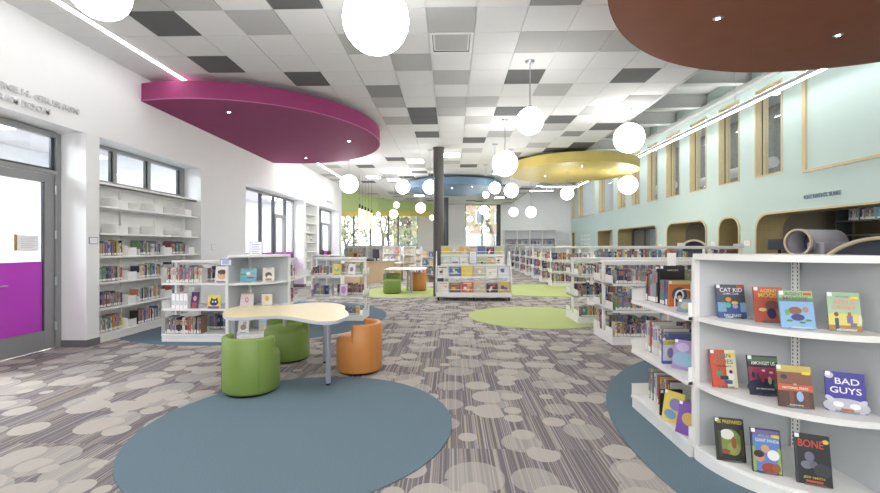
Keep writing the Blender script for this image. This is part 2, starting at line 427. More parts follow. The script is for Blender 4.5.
def reveal(mb,pts,x0,x1,th=.03,m=0):
    """band of thickness th inside the outline, from x0 to x1"""
    n=len(pts); cy=sum(p[0] for p in pts)/n; cz=sum(p[1] for p in pts)/n
    y0=min(p[0] for p in pts);y1=max(p[0] for p in pts);z0=min(p[1] for p in pts);z1=max(p[1] for p in pts)
    sy=((y1-y0)-2*th)/(y1-y0); sz=((z1-z0)-2*th)/(z1-z0); my=(y0+y1)/2; mz=(z0+z1)/2
    inn=[(my+(p[0]-my)*sy,mz+(p[1]-mz)*sz) for p in pts]
    vs=[(x0,p[0],p[1]) for p in pts]+[(x0,p[0],p[1]) for p in inn]+[(x1,p[0],p[1]) for p in inn]+[(x1,p[0],p[1]) for p in pts]
    fs=[]
    for i in range(n):
        j=(i+1)%n
        fs+=[(i,j,n+j,n+i),(n+i,n+j,2*n+j,2*n+i),(2*n+i,2*n+j,3*n+j,3*n+i),(3*n+i,3*n+j,j,i)]
    mb.add(vs,fs,m)
names={'wide':'wide rounded','niche':'narrow rounded','shelf':'rounded','glazed':'glazed rounded','door':'square doorway','slot':'narrow far slot'}
for a,b,z0,z1,r,k in low:
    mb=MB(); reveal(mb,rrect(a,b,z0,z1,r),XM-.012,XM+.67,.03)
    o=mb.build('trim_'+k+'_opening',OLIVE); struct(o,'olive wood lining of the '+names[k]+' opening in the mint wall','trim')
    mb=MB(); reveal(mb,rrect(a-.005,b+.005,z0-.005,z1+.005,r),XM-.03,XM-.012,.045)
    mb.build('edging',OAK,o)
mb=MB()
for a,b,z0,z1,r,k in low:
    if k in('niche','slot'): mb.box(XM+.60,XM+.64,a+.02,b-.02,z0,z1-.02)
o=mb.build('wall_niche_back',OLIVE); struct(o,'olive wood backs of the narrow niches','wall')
for n_,(a,b,z0,z1,r,k) in enumerate(upp):
    e=empty('window_%d'%(n_+3),(XM,(a+b)/2,z0)); struct(e,'high oak-lined window in the mint wall, window %d from the rust disc'%(n_+1),'window')
    h=z1-z0; w=b-a
    m1=MB().box(-.02,.16,w/2-.035,w/2,0,h).box(-.02,.16,-w/2,-w/2+.035,0,h).box(-.02,.16,-w/2+.035,w/2-.035,0,.035).box(-.02,.16,-w/2+.035,w/2-.035,h-.035,h); m1.build('jamb',OAK,e)
    MB().box(.145,.16,w/2-.05,w/2-.035,.035,h-.035).build('groove',DARK_F,e)
    MB().box(.16,.30,w/2-.06,w/2,0,h).box(.16,.30,-w/2,-w/2+.035,0,h).build('inner_jamb',OAK,e)
    MB().box(.22,.23,-w/2+.035,w/2-.06,.035,h-.035).build('pane',GLASS,e)
# framed mint panel at the near end
yp=YX(804,XM)
mb=MB().box(XM-.05,XM,yp-.09,yp,EYE+1.67,6.2).box(XM-.05,XM,2.0,yp-.09,EYE+1.67,EYE+1.73)
o=mb.build('trim_panel_frame',OAK); struct(o,'oak frame around the blank mint panel above the wide opening','trim')
# rooms behind the mint wall
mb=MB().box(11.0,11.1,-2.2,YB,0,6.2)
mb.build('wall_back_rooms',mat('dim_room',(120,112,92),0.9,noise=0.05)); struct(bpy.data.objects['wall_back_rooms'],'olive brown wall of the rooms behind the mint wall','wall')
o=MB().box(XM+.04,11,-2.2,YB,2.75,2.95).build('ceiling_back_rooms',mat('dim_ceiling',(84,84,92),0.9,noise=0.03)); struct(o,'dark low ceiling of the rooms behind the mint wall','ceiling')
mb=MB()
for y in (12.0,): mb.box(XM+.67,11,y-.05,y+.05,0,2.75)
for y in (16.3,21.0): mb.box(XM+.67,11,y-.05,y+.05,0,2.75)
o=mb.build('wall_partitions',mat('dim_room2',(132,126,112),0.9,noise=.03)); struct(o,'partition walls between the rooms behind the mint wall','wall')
o=MB().box(10.9,11.0,-2,YB,2.96,6.2).build('wall_upper_stone',BRICK0); struct(o,'grey stone wall seen through the high windows','wall')
for k,(y0,y1,z,r) in enumerate(((8,12.5,4.0,.2),(13,18.2,3.95,.16),(18.8,26,4.1,.2))):
    o=empty('air_duct',(9.6,y0,z)); MB().tube((0,0,0),(.3,y1-y0,0),r,20).build('duct_run',DUCT,o)
    for q in (.2,.5,.8): MB().tube((.3*q,(y1-y0)*q,r-.01),(.3*q,(y1-y0)*q,6.22-z),.012,6).build('hanger',STEEL,o)
    tag(o,'fat white duct behind the high windows, %s run'%('nearest','middle','farthest')[k],'duct','ducts behind the high windows')

for k in range(9):  # panels added to light the upper room behind the high windows
    e=empty('ceiling_and_fill_panel',(9.6,5+2.8*k,6.18)); tag(e,'added fill light panel in the upper room, panel %d behind the high windows'%(k+1),'ceiling light','added fill panels of the upper room')
    MB().box(-.62,.62,-.32,.32,0,.02).build('frame',WALL2,e); MB().box(-.58,.58,-.28,.28,-.01,0).build('diffuser',mat('upper_room_fill',(255,255,255),0.5,emit=7.0),e)
o=MB().box(XM+.04,10.9,-2.2,YB,2.951,2.99).build('floor_upper_room',WALL2); struct(o,'pale floor of the upper room','floor')
for k,y in enumerate((5.0,9.5,14.2,18.6,23.0)):  # panels added because the low back rooms were too dark
    e=empty('ceiling_and_fill_panel',(9.2,y,2.749)); tag(e,'added fill panel in the low back rooms, panel %d behind the rounded openings'%(k+1),'ceiling light','added fill panels of the low back rooms')
    MB().box(-.3,.3,-.3,.3,-.02,0).build('frame',WALL2,e); MB().box(-.26,.26,-.26,.26,-.03,-.02).build('diffuser',mat('low_room_fill',(255,250,240),0.5,emit=9.0),e)
# glazed units inside openings
a,b=low[3][0],low[3][1]
e=empty('window_13',(XM+.66,(a+b)/2,0)); struct(e,'dark framed glazing inside the glazed rounded opening','window')
w=b-a; mb=MB()
for y in (-w/2+.1,-w/6,w/6,w/2-.1): mb.box(0,.06,y-.04,y+.04,0,2.25)
mb.box(0,.06,-w/2,w/2,2.18,2.25); mb.build('window_frame',DARK_F,e); MB().box(.03,.035,-w/2,w/2,0,2.2).build('pane',GLASS,e)
o=MB().box(9.6,9.65,a-.5,b+.5,0,2.7).build('wall_glazed_room',mat('gz',(215,220,228),0.8,noise=.05)); struct(o,'pale wall behind the glazed opening','wall')
a,b=low[4][0],low[4][1]
e=empty('door_2',(XM+.62,(a+b)/2,0)); struct(e,'pale door with a narrow glass strip in the square doorway','door')
w=b-a; MB().box(0,.05,-w/2+.03,w/2-.03,.02,2.25).build('leaf',WALL2,e); MB().box(-.01,0,-.1,.35,.5,2.05).build('vision_panel',DARK_F,e); MB().tube((-.03,-w/2+.2,1.0),(-.03,-w/2+.35,1.0),.012).build('door_handle',STEEL,e)

# ================================================================ DOOR 1
e=empty('door_1',(XLB,5.45,0)); struct(e,'grey metal door with magenta film on the lower half of its glass','door')
# local: y along wall (world y-5.45), x
y0,y1=4.75-5.45,6.02-5.45
MB().box(0,.09,y1,6.10-5.45,0,3.03).box(0,.09,-1.7,y1,2.44,2.50).box(0,.09,-1.7,y1,2.96,3.04).box(0,.09,y0-.08,y0,0,3.03).build('door_frame',GREY_F,e,bevel=.004)
lf=MB().box(.02,.065,y1-.15,y1-.005,.02,2.43).box(.02,.065,y0+.005,y0+.15,.02,2.43).box(.02,.065,y0+.15,y1-.15,2.32,2.43).box(.02,.065,y0+.15,y1-.15,.02,.28).build('leaf',GREY_F,e,bevel=.003)
MB().box(.03,.065,y1-.165,y1-.15,.28,2.32).build('glass_gasket',DARK_F,lf)
MB().box(.040,.045,y0+.15,y1-.15,1.23,2.32).build('clear_pane',GLASS,lf)
MB().box(.040,.046,y0+.15,y1-.15,.28,1.23).build('magenta_pane',MAGF,lf)
for z in (.32,.95,1.60,2.23): MB().tube((.08,y1,z-.06),(.08,y1,z+.06),.014).build('hinge',STEEL,e)
MB().path([(.065,-.12,.94),(.115,-.12,.94),(.115,-.32,.94)],.013).build('door_handle',STEEL,lf)
MB().box(.03,.06,-1.7,y1-.01,2.50,2.53).box(.03,.06,y1-.05,y1,2.5,2.96).build('transom_frame',DARK_F,e)
MB().box(.04,.045,-1.7,y1-.05,2.53,2.95).build('transom_pane',GLASS,e)
e=empty('door_notice',(XLB+.05,YX(27,XLB+.05),0))
x,y=XLB+.05,YX(27,XLB+.05); zc=EYE-(243-CY)/F*5.6; e.location=(x,y,zc); tag(e,'white notice with a gold strip fixed to the glass of the grey door','notice')
MB().box(0,.006,-.14,.15,-.105,.10).build('sheet',PAPER,e); MB().box(-.0,.012,-.17,-.14,-.10,.11).build('gold_strip',mat('gold',(168,140,82),.4,metal=.4,noise=.1),e)
for k in range(6): MB().box(.006,.008,-.09,.11-.03*(k%2),.06-.024*k,.068-.024*k).build('text_line',WALL2,e)
# high windows above wall bookcase
e=empty('window_14',(XLB+.02,7.615,2.44)); struct(e,'low ribbon of three panes above the wall bookcase','window')
MB().box(0,.08,-1.285,1.285,0,.05).box(0,.08,-1.285,1.285,.55,.61).box(0,.08,-1.285,-1.2,.05,.55).box(0,.08,1.15,1.285,.05,.55).build('window_frame',GREY_F,e)
for y in (-.55,.25): MB().box(0,.08,y-.035,y+.035,.05,.55).build('mullion',GREY_F,e); 
for y in (-.60,.20,1.13): MB().box(.01,.06,y-.015,y+.015,.05,.55).build('gasket',BLACK,e)
MB().box(.03,.035,-1.2,1.15,.05,.55).build('pane',GLASS,e)
# storefront
def storefront(name,y0,y1,ms,door,label):
    e=empty(name,(XLB+.02,0,0)); struct(e,label,'window')
    MB().box(0,.08,y0,y1,2.98,3.05).box(0,.08,y0,y1,0,.08).box(0,.08,y0,y0+.06,.08,2.98).box(0,.08,y1-.06,y1,.08,2.98).build('window_frame',GREY_F,e)
    for y in ms: MB().box(0,.085,y-.035,y+.035,.08,2.98).build('mullion',DARK_F,e)
    MB().box(.035,.04,y0+.06,y1-.06,1.25,2.98).build('clear_pane',GLASS,e); MB().box(.035,.041,y0+.06,y1-.06,.08,1.25).build('magenta_pane',MAGF,e)
    if door:
        a,b=door; d=MB().box(.0,.095,a,b,2.36,2.46).box(0,.095,a,a+.12,.05,2.36).box(0,.095,b-.12,b,.05,2.36).build('leaf',GREY_F,e)
        MB().tube((.13,a+.2,.9),(.13,a+.2,1.2),.012).build('door_handle',STEEL,d)
storefront('window_15',10.84,15.1,[12.5,13.4,14.35],(13.44,14.32),'storefront glazing with a glass door behind the curved display')
storefront('window_16',16.86,19.8,[18.2],(18.3,19.6),'far glazed doorway in the white wall')

# wall letters
def walltext(body,size,y,z,x=XL,ry=PI/2,m=GREYTXT,label='',width=None,name='wall_lettering'):
    o=text(name,body,size,m,None,(x,y,z),(PI/2,0,ry),ext=.012,width=width); tag(o,label,'lettering'); return o
# reads along +Y when seen from the room (normal +X): text x axis -> +Y
walltext('ARLENE H. GRUSHKIN',.102,YX(78,XL)-.65,3.30,XL+.013,PI/2,label='raised pale capitals naming the room, upper line above the grey door',width=1.30)
walltext('PROGRAM ROOM',.102,YX(48,XL)-.47,3.165,XL+.013,PI/2,label='raised pale capitals reading PROGRAM ROOM above the grey door',width=.96)
walltext('STUDY ROOM',.10,18.1,3.32,XL+.013,PI/2,label='small raised pale capitals above the far glazed doorway',width=.8)
walltext("CHILDREN'S SUITE",.13,YX(822,XM),2.55,XM-.013,-PI/2,m=TXTBLUE,label='slate blue raised capitals above the wide rounded opening',width=.92)

# small wall plates
def plate(x,y,z,w,h,nx,label,cat='sign',name='room_sign',m=LAV):
    e=empty(name,(x,y,z),PI/2 if nx>0 else -PI/2); tag(e,label,cat)
    MB().box(-w/2,w/2,-.008,0,-h/2,h/2).build('plate',m,e); MB().box(-w/2+.01,w/2-.01,-.011,-.008,-h/2+.01,h/2-.01).build('card',PAPER,e)
    for k in range(2): MB().box(-w*.3,w*.3,-.0125,-.011,-.01+k*.025,-.004+k*.025).build('text_line',WALL2,e)
plate(XL+.001,6.08,EYE+.08,.15,.10,1,'small blue-edged room plate on the pillar beside the wall bookcase')
plate(XL+.001,YX(213,XL),EYE-.02,.12,.13,1,'square white switch plate on the white wall behind the low range','switch','wall_switch',WALL2)
for px,py,lab in ((713.5,244,'between the rounded openings'),(747.5,243.2,'beside the wide rounded opening'),(661,246,'beside the glazed opening')):
    Y=YX(px,XM); plate(XM-.001,Y,EYE+(CY-py)/F*Y,.26,.17,-1,'small white card sign with pale edge '+lab,'sign','wall_card',OAK)
e=empty('wall_poster',(XM-.002,(YX(578,XM)+YX(594,XM))/2,1.5),-PI/2); tag(e,'pale text panel on the mint wall before the square doorway','poster')
for k in range(5):
    for j in range(3): 
        MB().box(-.95+j*.65,-.95+j*.65+.45+.1*((j+k)%2),-.012,0,.55-k*.26,.63-k*.26).build('text_line',PAPER,e)
    MB().box(-.95,.95,-.006,0,.42-k*.26,.44-k*.26).build('text_line',PAPER,e)
for o in sc.objects:
    if o.name in('wall_left','wall_niche','baseboard_left','door_1','window_14','window_15','window_16'): o.location.y-=.137
# ================================================================ EXTERIOR
o=MB().box(-40,40,YB+.3,90,-.4,-.05).build('ground_lawn',mat('lawn',(206,212,150),.95,noise=.2,nscale=2)); struct(o,'pale spring lawn outside the far windows','ground')
o=MB().box(-40,40,37,43,-.04,-.02).build('ground_street',mat('street',(150,155,165),.9,noise=.1)); struct(o,'grey street outside the far windows','ground')
def brickm():
    m=bpy.data.materials.new('brick'); m.use_nodes=True; nt=m.node_tree; b=nt.nodes['Principled BSDF']; t=nt.nodes.new('ShaderNodeTexBrick')
    t.inputs['Scale'].default_value=2.2; t.inputs['Color1'].default_value=rgb((150,112,98)); t.inputs['Color2'].default_value=rgb((128,94,84)); t.inputs['Mortar'].default_value=rgb((190,178,168))
    tc=nt.nodes.new('ShaderNodeTexCoord'); mp=nt.nodes.new('ShaderNodeMapping'); mp.inputs['Rotation'].default_value=(PI/2,0,0)
    nt.links.new(tc.outputs['Object'],mp.inputs[0]); nt.links.new(mp.outputs[0],t.inputs[0]); nt.links.new(t.outputs['Color'],b.inputs['Base Color']); return m
BRK=brickm()
def house(x0,x1,y,h,label):
    e=empty('brick_house',((x0+x1)/2,y,-.3)); tag(e,label,'house'); w=(x1-x0)/2
    MB().box(-w,w,0,7,0,h).build('wall',BRK,e)
    for xx in (-w*.55,0,w*.55):
        for z in (1.5,4.2):
            f=MB().box(xx-.5,xx+.5,-.05,.02,z,z+1.5).build('window',PAPER,e); MB().box(xx-.42,xx+.42,-.07,-.05,z+.08,z+1.42).build('pane',mat('dk_glass',(110,120,135),.2,noise=.1),f)
    MB().add([(-w-.4,-.4,h),(w+.4,-.4,h),(w+.4,7.4,h),(-w-.4,7.4,h),(-w-.4,3.5,h+2.4),(w+.4,3.5,h+2.4)],[(0,1,5,4),(2,3,4,5),(0,4,3),(1,2,5),(0,3,2,1)]).build('roof',mat('roof',(120,115,115),.9,noise=.2),e)
house(1.5,9.0,47,7.5,'brick house across the street seen through the dark framed window')
house(-6.8,-1.5,50,6.0,'brick house behind bare branches seen beyond the soffit window')
def tree(x,y,h,seed,label):
    e=empty('bare_tree',(x,y,-.1)); tag(e,label,'tree','bare trees outside'); r=random.Random(seed)
    mb=MB()
    def br(p,d,L,rad,n):
        q=p+d*L; mb.tube(p,q,rad,6,0,rad*.65)
        if n==0: return
        for k in range(3):
            nd=(d+Vector((r.uniform(-.8,.8),r.uniform(-.8,.8),r.uniform(-.1,.5)))).normalized(); br(q,nd,L*.68,rad*.6,n-1)
    br(Vector((0,0,0)),Vector((0,0,1)),h*.3,h*.03,4)
    mb.build('trunk',mat('bark',(105,95,90),.9,noise=.3),e)
    mb2=MB()
    for k in range(260):
        a=r.uniform(0,2*PI); ra=h*.38*math.sqrt(r.random()); z=h*.35+r.random()*h*.6
        p=Vector((ra*math.cos(a),ra*math.sin(a),z)); s=.10+.12*r.random(); n1=Vector((r.uniform(-1,1),r.uniform(-1,1),r.uniform(-1,1))).normalized()*s; n2=n1.orthogonal().normalized()*s
        mb2.add([p-n1,p-n2,p+n1,p+n2],[(0,1,2,3)])
    mb2.build('foliage',mat('buds',(150,158,120),.9,noise=.2),e)
tree(*PD(346,33),5,1,'leafing tree outside the soffit window, next to the reception side')
tree(*PD(383,47),8,2,'leafing tree outside the soffit window, between the mullions')
tree(*PD(409,33),5,3,'dark forked tree outside the soffit window near the white wall')
tree(*PD(493,36),8,4,'pale speckled tree outside the dark framed window')
for k,(px,d,c) in enumerate(((360,41,(150,165,185)),(392,39,(190,195,205)))):
    x,y=PD(px,d); e=empty('parked_car',(x,y,-.03)); tag(e,('grey blue','pale silver')[k]+' car parked on the street outside the far window','car')
    MB().prism([(-2.1,.3),(2.1,.3),(2.1,.75),(1.3,.85),(.7,1.4),(-1.1,1.4),(-1.7,.85),(-2.1,.8)],-.85,.85,M=Matrix.Rotation(PI/2,4,'X')).build('body',mat('car%d'%k,c,.3,metal=.3,noise=.05),e,bevel=.08)
    for xx in (-1.35,1.35):
        for yy in (-.8,.8): MB().tube((xx,yy-.1,.33),(xx,yy+.1,.33),.33,18).build('wheel',BLACK,e)
    MB().prism([(-1.0,.9),(1.1,.9),(.62,1.33),(-.95,1.33)],-.86,.86,M=Matrix.Rotation(PI/2,4,'X')).build('side_glass',mat('dk_glass',(110,120,135),.2,noise=.1),e)
#--PART2--
# ================================================================ CEILING DISCS
def disc(pts,z0,z1,m,edge,label,spots,rods,name='ceiling_disc',trim=None):
    cx=sum(p[0] for p in pts)/len(pts); cy=sum(p[1] for p in pts)/len(pts)
    e=empty(name,(cx,cy,z0)); tag(e,label,'ceiling panel')
    q=[(a-cx,b-cy) for a,b in pts]
    MB().prism(q,0,z1-z0,0).build('panel',m,e)
    # slim rim at the lower edge
    mb=MB(); n=len(q)
    for i in range(n):
        mb.tube((q[i][0],q[i][1],.006),(q[(i+1)%n][0],q[(i+1)%n][1],.006),.008,5)
    mb.build('edge_trim',edge,e)
    for x,y in spots:
        s=MB().lathe([(.001,-.006),(.035,-.006),(.05,-.002),(.05,.0)],x-cx,y-cy,18).build('downlight',STEEL,e)
        MB().lathe([(.0,-.008),(.022,-.008)],x-cx,y-cy,12).build('downlight_lens',DOT,s)
    for x,y in rods: MB().tube((x-cx,y-cy,z1-z0),(x-cx,y-cy,CE-z0),.004,6).build('suspension_wire',STEEL,e)
    return e
HZ=2.43
def under(px,py,H=HZ):
    d=H*F/(CY-py); l=(px-CX)/F*d; return LD(l,d)
# purple
cx,cy,R=-4.43,9.70,2.765
a=math.acos((XL+.005-cx)/R)
pts=[(cx+R*math.cos(t),cy+R*math.sin(t)) for t in [ -a+2*a*i/110 for i in range(111)]]
disc(pts,EYE+HZ,EYE+HZ+.30,PURPLE,mat('pink_edge',(196,110,166),.4,noise=.03),'big magenta round ceiling panel cut off along the white wall',[under(229,112),under(349,141),under(306,158)],[(-4.6,8.3),(-3.5,7.9),(-2.6,8.8),(-2.1,9.6)])
cx,cy=LD(4.40,2.96)
disc(circ(cx,cy,3.02,128),EYE+HZ,EYE+HZ+.30,BROWN,mat('rust_edge',(112,56,32),.5,noise=.03),'big rust brown round ceiling panel near the mint wall',[under(718,18),under(838,35)],[(3.0,3.6),(3.7,4.6)])
cx,cy=PD(572,14.3)
disc(circ(cx,cy,2.05,96),EYE+HZ,EYE+HZ+.30,YELLOW,mat('mustard_edge',(214,190,90),.5,noise=.03),'mustard yellow round ceiling panel beyond the rust one',[under(582,166),under(608,172),under(545,176)],[(4.0,13.6)])
cx,cy=PD(455,18.8)
disc(circ(cx,cy,2.05,96),EYE+HZ,EYE+HZ+.30,BLUED,mat('blue_edge',(110,150,184),.5,noise=.03),'slate blue round ceiling panel behind the dark column',[under(472,186.6),under(452,188),under(428,190)],[(0,18.0)])
# lime soffit (curved drop fascia) in front of the far window
pl=[PD(p,d) for p,d in ((300,21.0),(342,21.6),(354,22.6),(367,24.2),(385,25.8),(405,27.2),(424,28.2),(445,28.9))]
def smooth(pts,n=6):
    out=[]
    for i in range(len(pts)-1):
        p0=pts[max(i-1,0)];p1=pts[i];p2=pts[i+1];p3=pts[min(i+2,len(pts)-1)]
        for k in range(n):
            t=k/n
            out.append(tuple(.5*((2*p1[j])+(-p0[j]+p2[j])*t+(2*p0[j]-5*p1[j]+4*p2[j]-p3[j])*t*t+(-p0[j]+3*p1[j]-3*p2[j]+p3[j])*t**3) for j in (0,1)))
    return out+[pts[-1]]
ps=smooth(pl); off=[(x-.0,y+.12) for x,y in ps]
def fascia(zlo,zhi,m,name):
    n=len(ps); vs=[];fs=[]
    for x,y in ps:
        d=-x*SP+y*CP
        for yy,z in ((y,zlo(d)),(y,zhi(d)),(y+.14,zhi(d)),(y+.14,zlo(d))): vs.append((x,yy,z))
    for i in range(n-1):
        for q in range(4): fs.append((i*4+q,(i+1)*4+q,(i+1)*4+(q+1)%4,i*4+(q+1)%4))
    return MB().add(vs,fs).build(name,m)
o=fascia(lambda d:EYE+34.2*d/F,lambda d:CE-.002,GREEN,'trim_lime_soffit')
o2=fascia(lambda d:EYE+30.2*d/F,lambda d:EYE+34.15*d/F,YGREEN,'yellow_lip'); o2.parent=o; struct(o,'tall lime green curved fascia hanging before the far window','soffit')
mb=MB(); mb.prism([(x,y+.14) for x,y in ps]+[(ps[-1][0],28.95),(-9.55,28.95),(-9.55,ps[0][1]+.14)],EYE+2.30,EYE+2.36)
o=mb.build('trim_soffit_underside',YGREEN); struct(o,'yellow underside behind the lime fascia','soffit')

# ================================================================ LAMPS
def pendant(px,py,d,D,label):
    x,y,z=PD(px,d,py); r=D/2
    e=empty('globe_pendant',(x,y,z)); tag(e,label,'pendant lamp','white globe pendants')
    n=12; prof=[(r*math.sin(PI*i/n),-r*math.cos(PI*i/n)) for i in range(n+1)]
    MB().lathe(prof,n=28).build('globe',GLOBE,e)
    top=CE if x<XE else 6.22
    MB().lathe([(.0,r+.03),(.03,r+.03),(.035,r-.012)],n=14).build('cap',STEEL,e)
    MB().tube((0,0,r),(0,0,top-z-.015),.009 if D>.3 else .006,8).build('stem',STEEL,e)
    MB().lathe([(0,top-z-.022),(.075,top-z-.022),(.075,top-z)],n=18).build('canopy',STEEL,e)
PN=[(376,20,3.96,.61,'large globe pendant, biggest in view, before the magenta panel tip'),
(100,-9,3.25,.41,'globe pendant cut off by the photo top above the room lettering'),
(530,121,6.56,.41,'globe pendant above the mustard panel, high and near the centre aisle'),
(505,163.5,9.57,.56,'globe pendant just beside the mustard panel edge'),
(629,138,8.84,.60,'large globe pendant hanging in front of the mustard panel rim by the strip light'),
(628,185,13.8,.58,'globe pendant hanging in front of the mint wall windows'),
(567,193.5,13.9,.41,'globe pendant at the far corner of the mint wall'),
(349,184,13.8,.58,'globe pendant at the corner of the white wall and lime fascia'),
(403,187,16.3,.52,'globe pendant just outside the blue panel, reception side'),
(430,187,12.6,.41,'globe pendant half hidden by the dark column'),
(495,188,11.9,.32,'globe pendant below the blue panel rim, mint wall side, smaller'),
(511.3,190.6,12.5,.41,'globe pendant beside the blue panel, mint wall side, larger'),
(485.8,194.8,14.9,.22,'tiny globe pendant under the blue panel edge'),
(420.6,207.8,18,.41,'globe pendant in front of the white far wall beside the column'),
(396.5,205,21,.28,'small globe pendant in front of the lime fascia'),
(393.7,214,19,.36,'globe pendant before the far window, middle'),
(378.3,214,24,.20,'tiny globe pendant before the far window, reception side'),
(483.8,210,19,.40,'globe pendant before the dark framed window, upper'),
(487,216,21,.27,'small globe pendant before the dark framed window, lower'),
(470,219,23,.27,'small globe pendant before the dark framed window, wall side'),
(513.6,212,19.5,.40,'globe pendant before the far white wall, column side'),
(531,212,17,.42,'globe pendant before the far white wall above the ranges'),
(432,217.5,24,.26,'tiny globe pendant beside the column foot of the blue panel')]
for p in PN: pendant(*p)
# tube chandelier
for k,px in enumerate((359.6,362.4,365.3,368.5,371.5)):
    y0=204+1.5*k; x,y,zt=PD(px,17+.25*k,y0); _,_,zb=PD(px,17+.25*k,231-.6*k)
    e=empty('tube_pendant',(x,y,zb)); tag(e,'slim vertical tube pendant over the reception desk, number %d from the white wall'%(k+1),'pendant lamp','tube pendants at reception')
    h=zt-zb; MB().tube((0,0,0),(0,0,h*.84),.035,12).build('tube',TUBE,e); MB().tube((0,0,h*.84),(0,0,h),.037,12).build('cap',BLACK,e); MB().tube((0,0,h),(0,0,CE-zb),.004,5).build('cable',BLACK,e)
# strip lights
def strip(name,x,y0,y1,z,w,label,recess=True):
    e=empty(name,(x,y0,z)); tag(e,label,'strip light')
    if recess:
        MB().box(-w/2-.012,w/2+.012,0,y1-y0,-.006,.0).build('housing',TBAR,e); MB().box(-w/2,w/2,.01,y1-y0-.01,-.012,-.006).build('diffuser',STRIP,e)
    else:
        MB().box(-.05,.05,0,y1-y0,0,.10).build('housing',mat('alu_white',(214,214,220),.4,noise=.02),e); MB().box(-.042,.042,.01,y1-y0-.01,-.012,0).build('diffuser',STRIP,e); MB().box(-.042,.042,.01,y1-y0-.01,.10,.106).build('added_uplight',STRIP,e)  # glowing top face added to light the beams overhead
        for k in range(5):
            yy=(y1-y0)*(k+.5)/5; MB().tube((0,yy,.1),(0,yy,6.21-z),.006,6).build('suspension_wire',STEEL,e)
strip('strip_and_fill_light',-4.55,2.0,18.5,CE-.002,.06,'long recessed line of light in the tile ceiling beside the white wall')
strip('strip_and_fill_light',7.55,5.0,27.0,EYE+3.60,.08,'long hung line of light washing the mint wall',False)
# flat ceiling light panels; first two real, the rest added for fill light
for k,(x,y) in enumerate([(-.305+T*.5+T*i,YPH+T*.5+T*j) for i,j in lightpan]+[(-1.2,14.2),(1.9,16.6),(-3.2,17.5),(1.2,22.0),(-1.8,24.0),(2.8,25.0),(-5.5,25.5)]):
    e=empty('ceiling_and_fill_panel',(x,y,CE-.001)); tag(e,'flat square light panel %d of the reading room, added fill from the third on'%(k+1),'ceiling light','flat light panels in the tile ceiling')
    MB().box(-.29,.29,-.29,.29,-.008,0).build('frame',TBAR,e); MB().box(-.26,.26,-.26,.26,-.012,-.008).build('diffuser',mat('ceiling_and_fill_glow',(255,255,255),.4,emit=10.0),e)
for k,(px,py,d,L) in enumerate(((539,190.8,23.2,1.5),(528,186,26.5,2.4),(560,187,19.0,1.6))):  # second and third bars added to light the far wall
    x,y,z=PD(px,d,py); e=empty('strip_and_fill_light',(x,y,z)); tag(e,('short hung light bar before the far white wall','longer added fill bar close to the far wall','added fill bar nearest the mint wall windows')[k],'strip light')
    MB().box(-L/2,L/2,-.05,.05,0,.08).build('housing',TBAR,e); MB().box(-L/2+.01,L/2-.01,-.045,.045,-.012,0).build('diffuser',mat('bar_and_fill_lamp',(255,255,255),.3,emit=16.0),e); MB().tube((0,0,.08),(0,0,6.21-z if x>XE else CE-z),.006,6).build('suspension_wire',STEEL,e)
# ceiling vents
for (i,j),w in zip(vent_idx,('near','far')):
    x0=-.305+i*T; y0=YPH+j*T
    e=empty('ceiling_vent',(x0+T/2,y0+T/2,CE)); tag(e,('square steel air diffuser in the ceiling before the centre column','dark air diffuser in the ceiling above the mustard panel')[w=='far'],'vent')
    h=T/2-.006
    fr=MB()
    for (a,b,c,d) in ((-h,h,-h,-h+.04),(-h,h,h-.04,h),(-h,-h+.04,-h+.04,h-.04),(h-.04,h,-h+.04,h-.04)): fr.box(a,b,c,d,-.004,.02)
    fr.build('frame',TBAR,e)
    fl=MB(); s=h-.05
    fl.add([(-h+.04,-h+.04,.0),(h-.04,-h+.04,.0),(h-.04,h-.04,0),(-h+.04,h-.04,0),(-s+.06,-s+.06,.10),(s-.06,-s+.06,.10),(s-.06,s-.06,.10),(-s+.06,s-.06,.10)],[(0,1,5,4),(1,2,6,5),(2,3,7,6),(3,0,4,7)]); fl.build('throat',mat('vent_throat',(96,96,98),.35,metal=.6,noise=.05),e)
    MB().box(-h+.075,h-.075,-h+.06,h-.10,.002,.012).build('plaque',TILE_M if w=='near' else TILE_M2,e)
    MB().box(-h,h,-h,h,.10,.11).build('neck',BLACK,e)

# ================================================================ COLUMNS
x,y=PD(438.5,12.35)
e=empty('column',(x,y,0)); tag(e,'round dark grey structural column beside the wheeled book display','column')
MB().lathe([(.152,0),(.152,CE-.001)],n=32).build('shaft',COLUMN,e); MB().lathe([(.17,CE-.04),(.17,CE-.001)],n=32).build('collar',COLUMN,e)
x,y=PD(445.6,25); e=empty('column',(x,y,0)); tag(e,'slim far dark column half hidden behind the near one','column'); MB().lathe([(.17,0),(.17,CE-.001)],n=24).build('shaft',DARK_F,e)

# ================================================================ RUGS
def rug(cx,cy,r,m,label,h=.008):
    o=MB().prism([(a-cx,b-cy) for a,b in circ(cx,cy,r,128)],0,h).build('round_rug',m); o.location=(cx,cy,.0005); tag(o,label,'rug'); return o
def fit(ps):
    # algebraic circle fit
    n=len(ps); mx=sum(p[0] for p in ps)/n; my=sum(p[1] for p in ps)/n
    suu=suv=svv=suuu=svvv=suvv=svuu=0
    for a,b in ps:
        u=a-mx;v=b-my; suu+=u*u;svv+=v*v;suv+=u*v;suuu+=u**3;svvv+=v**3;suvv+=u*v*v;svuu+=v*u*u
    a1=.5*(suuu+suvv); b1=.5*(svvv+svuu); D=suu*svv-suv*suv
    uc=(a1*svv-b1*suv)/D; vc=(suu*b1-suv*a1)/D
    return uc+mx,vc+my,math.sqrt(uc*uc+vc*vc+(suu+svv)/n)
c1=LD(-1.125,3.48); rug(c1[0],c1[1],1.22,RUGB,'round slate blue rug under the near green stool and table leg')
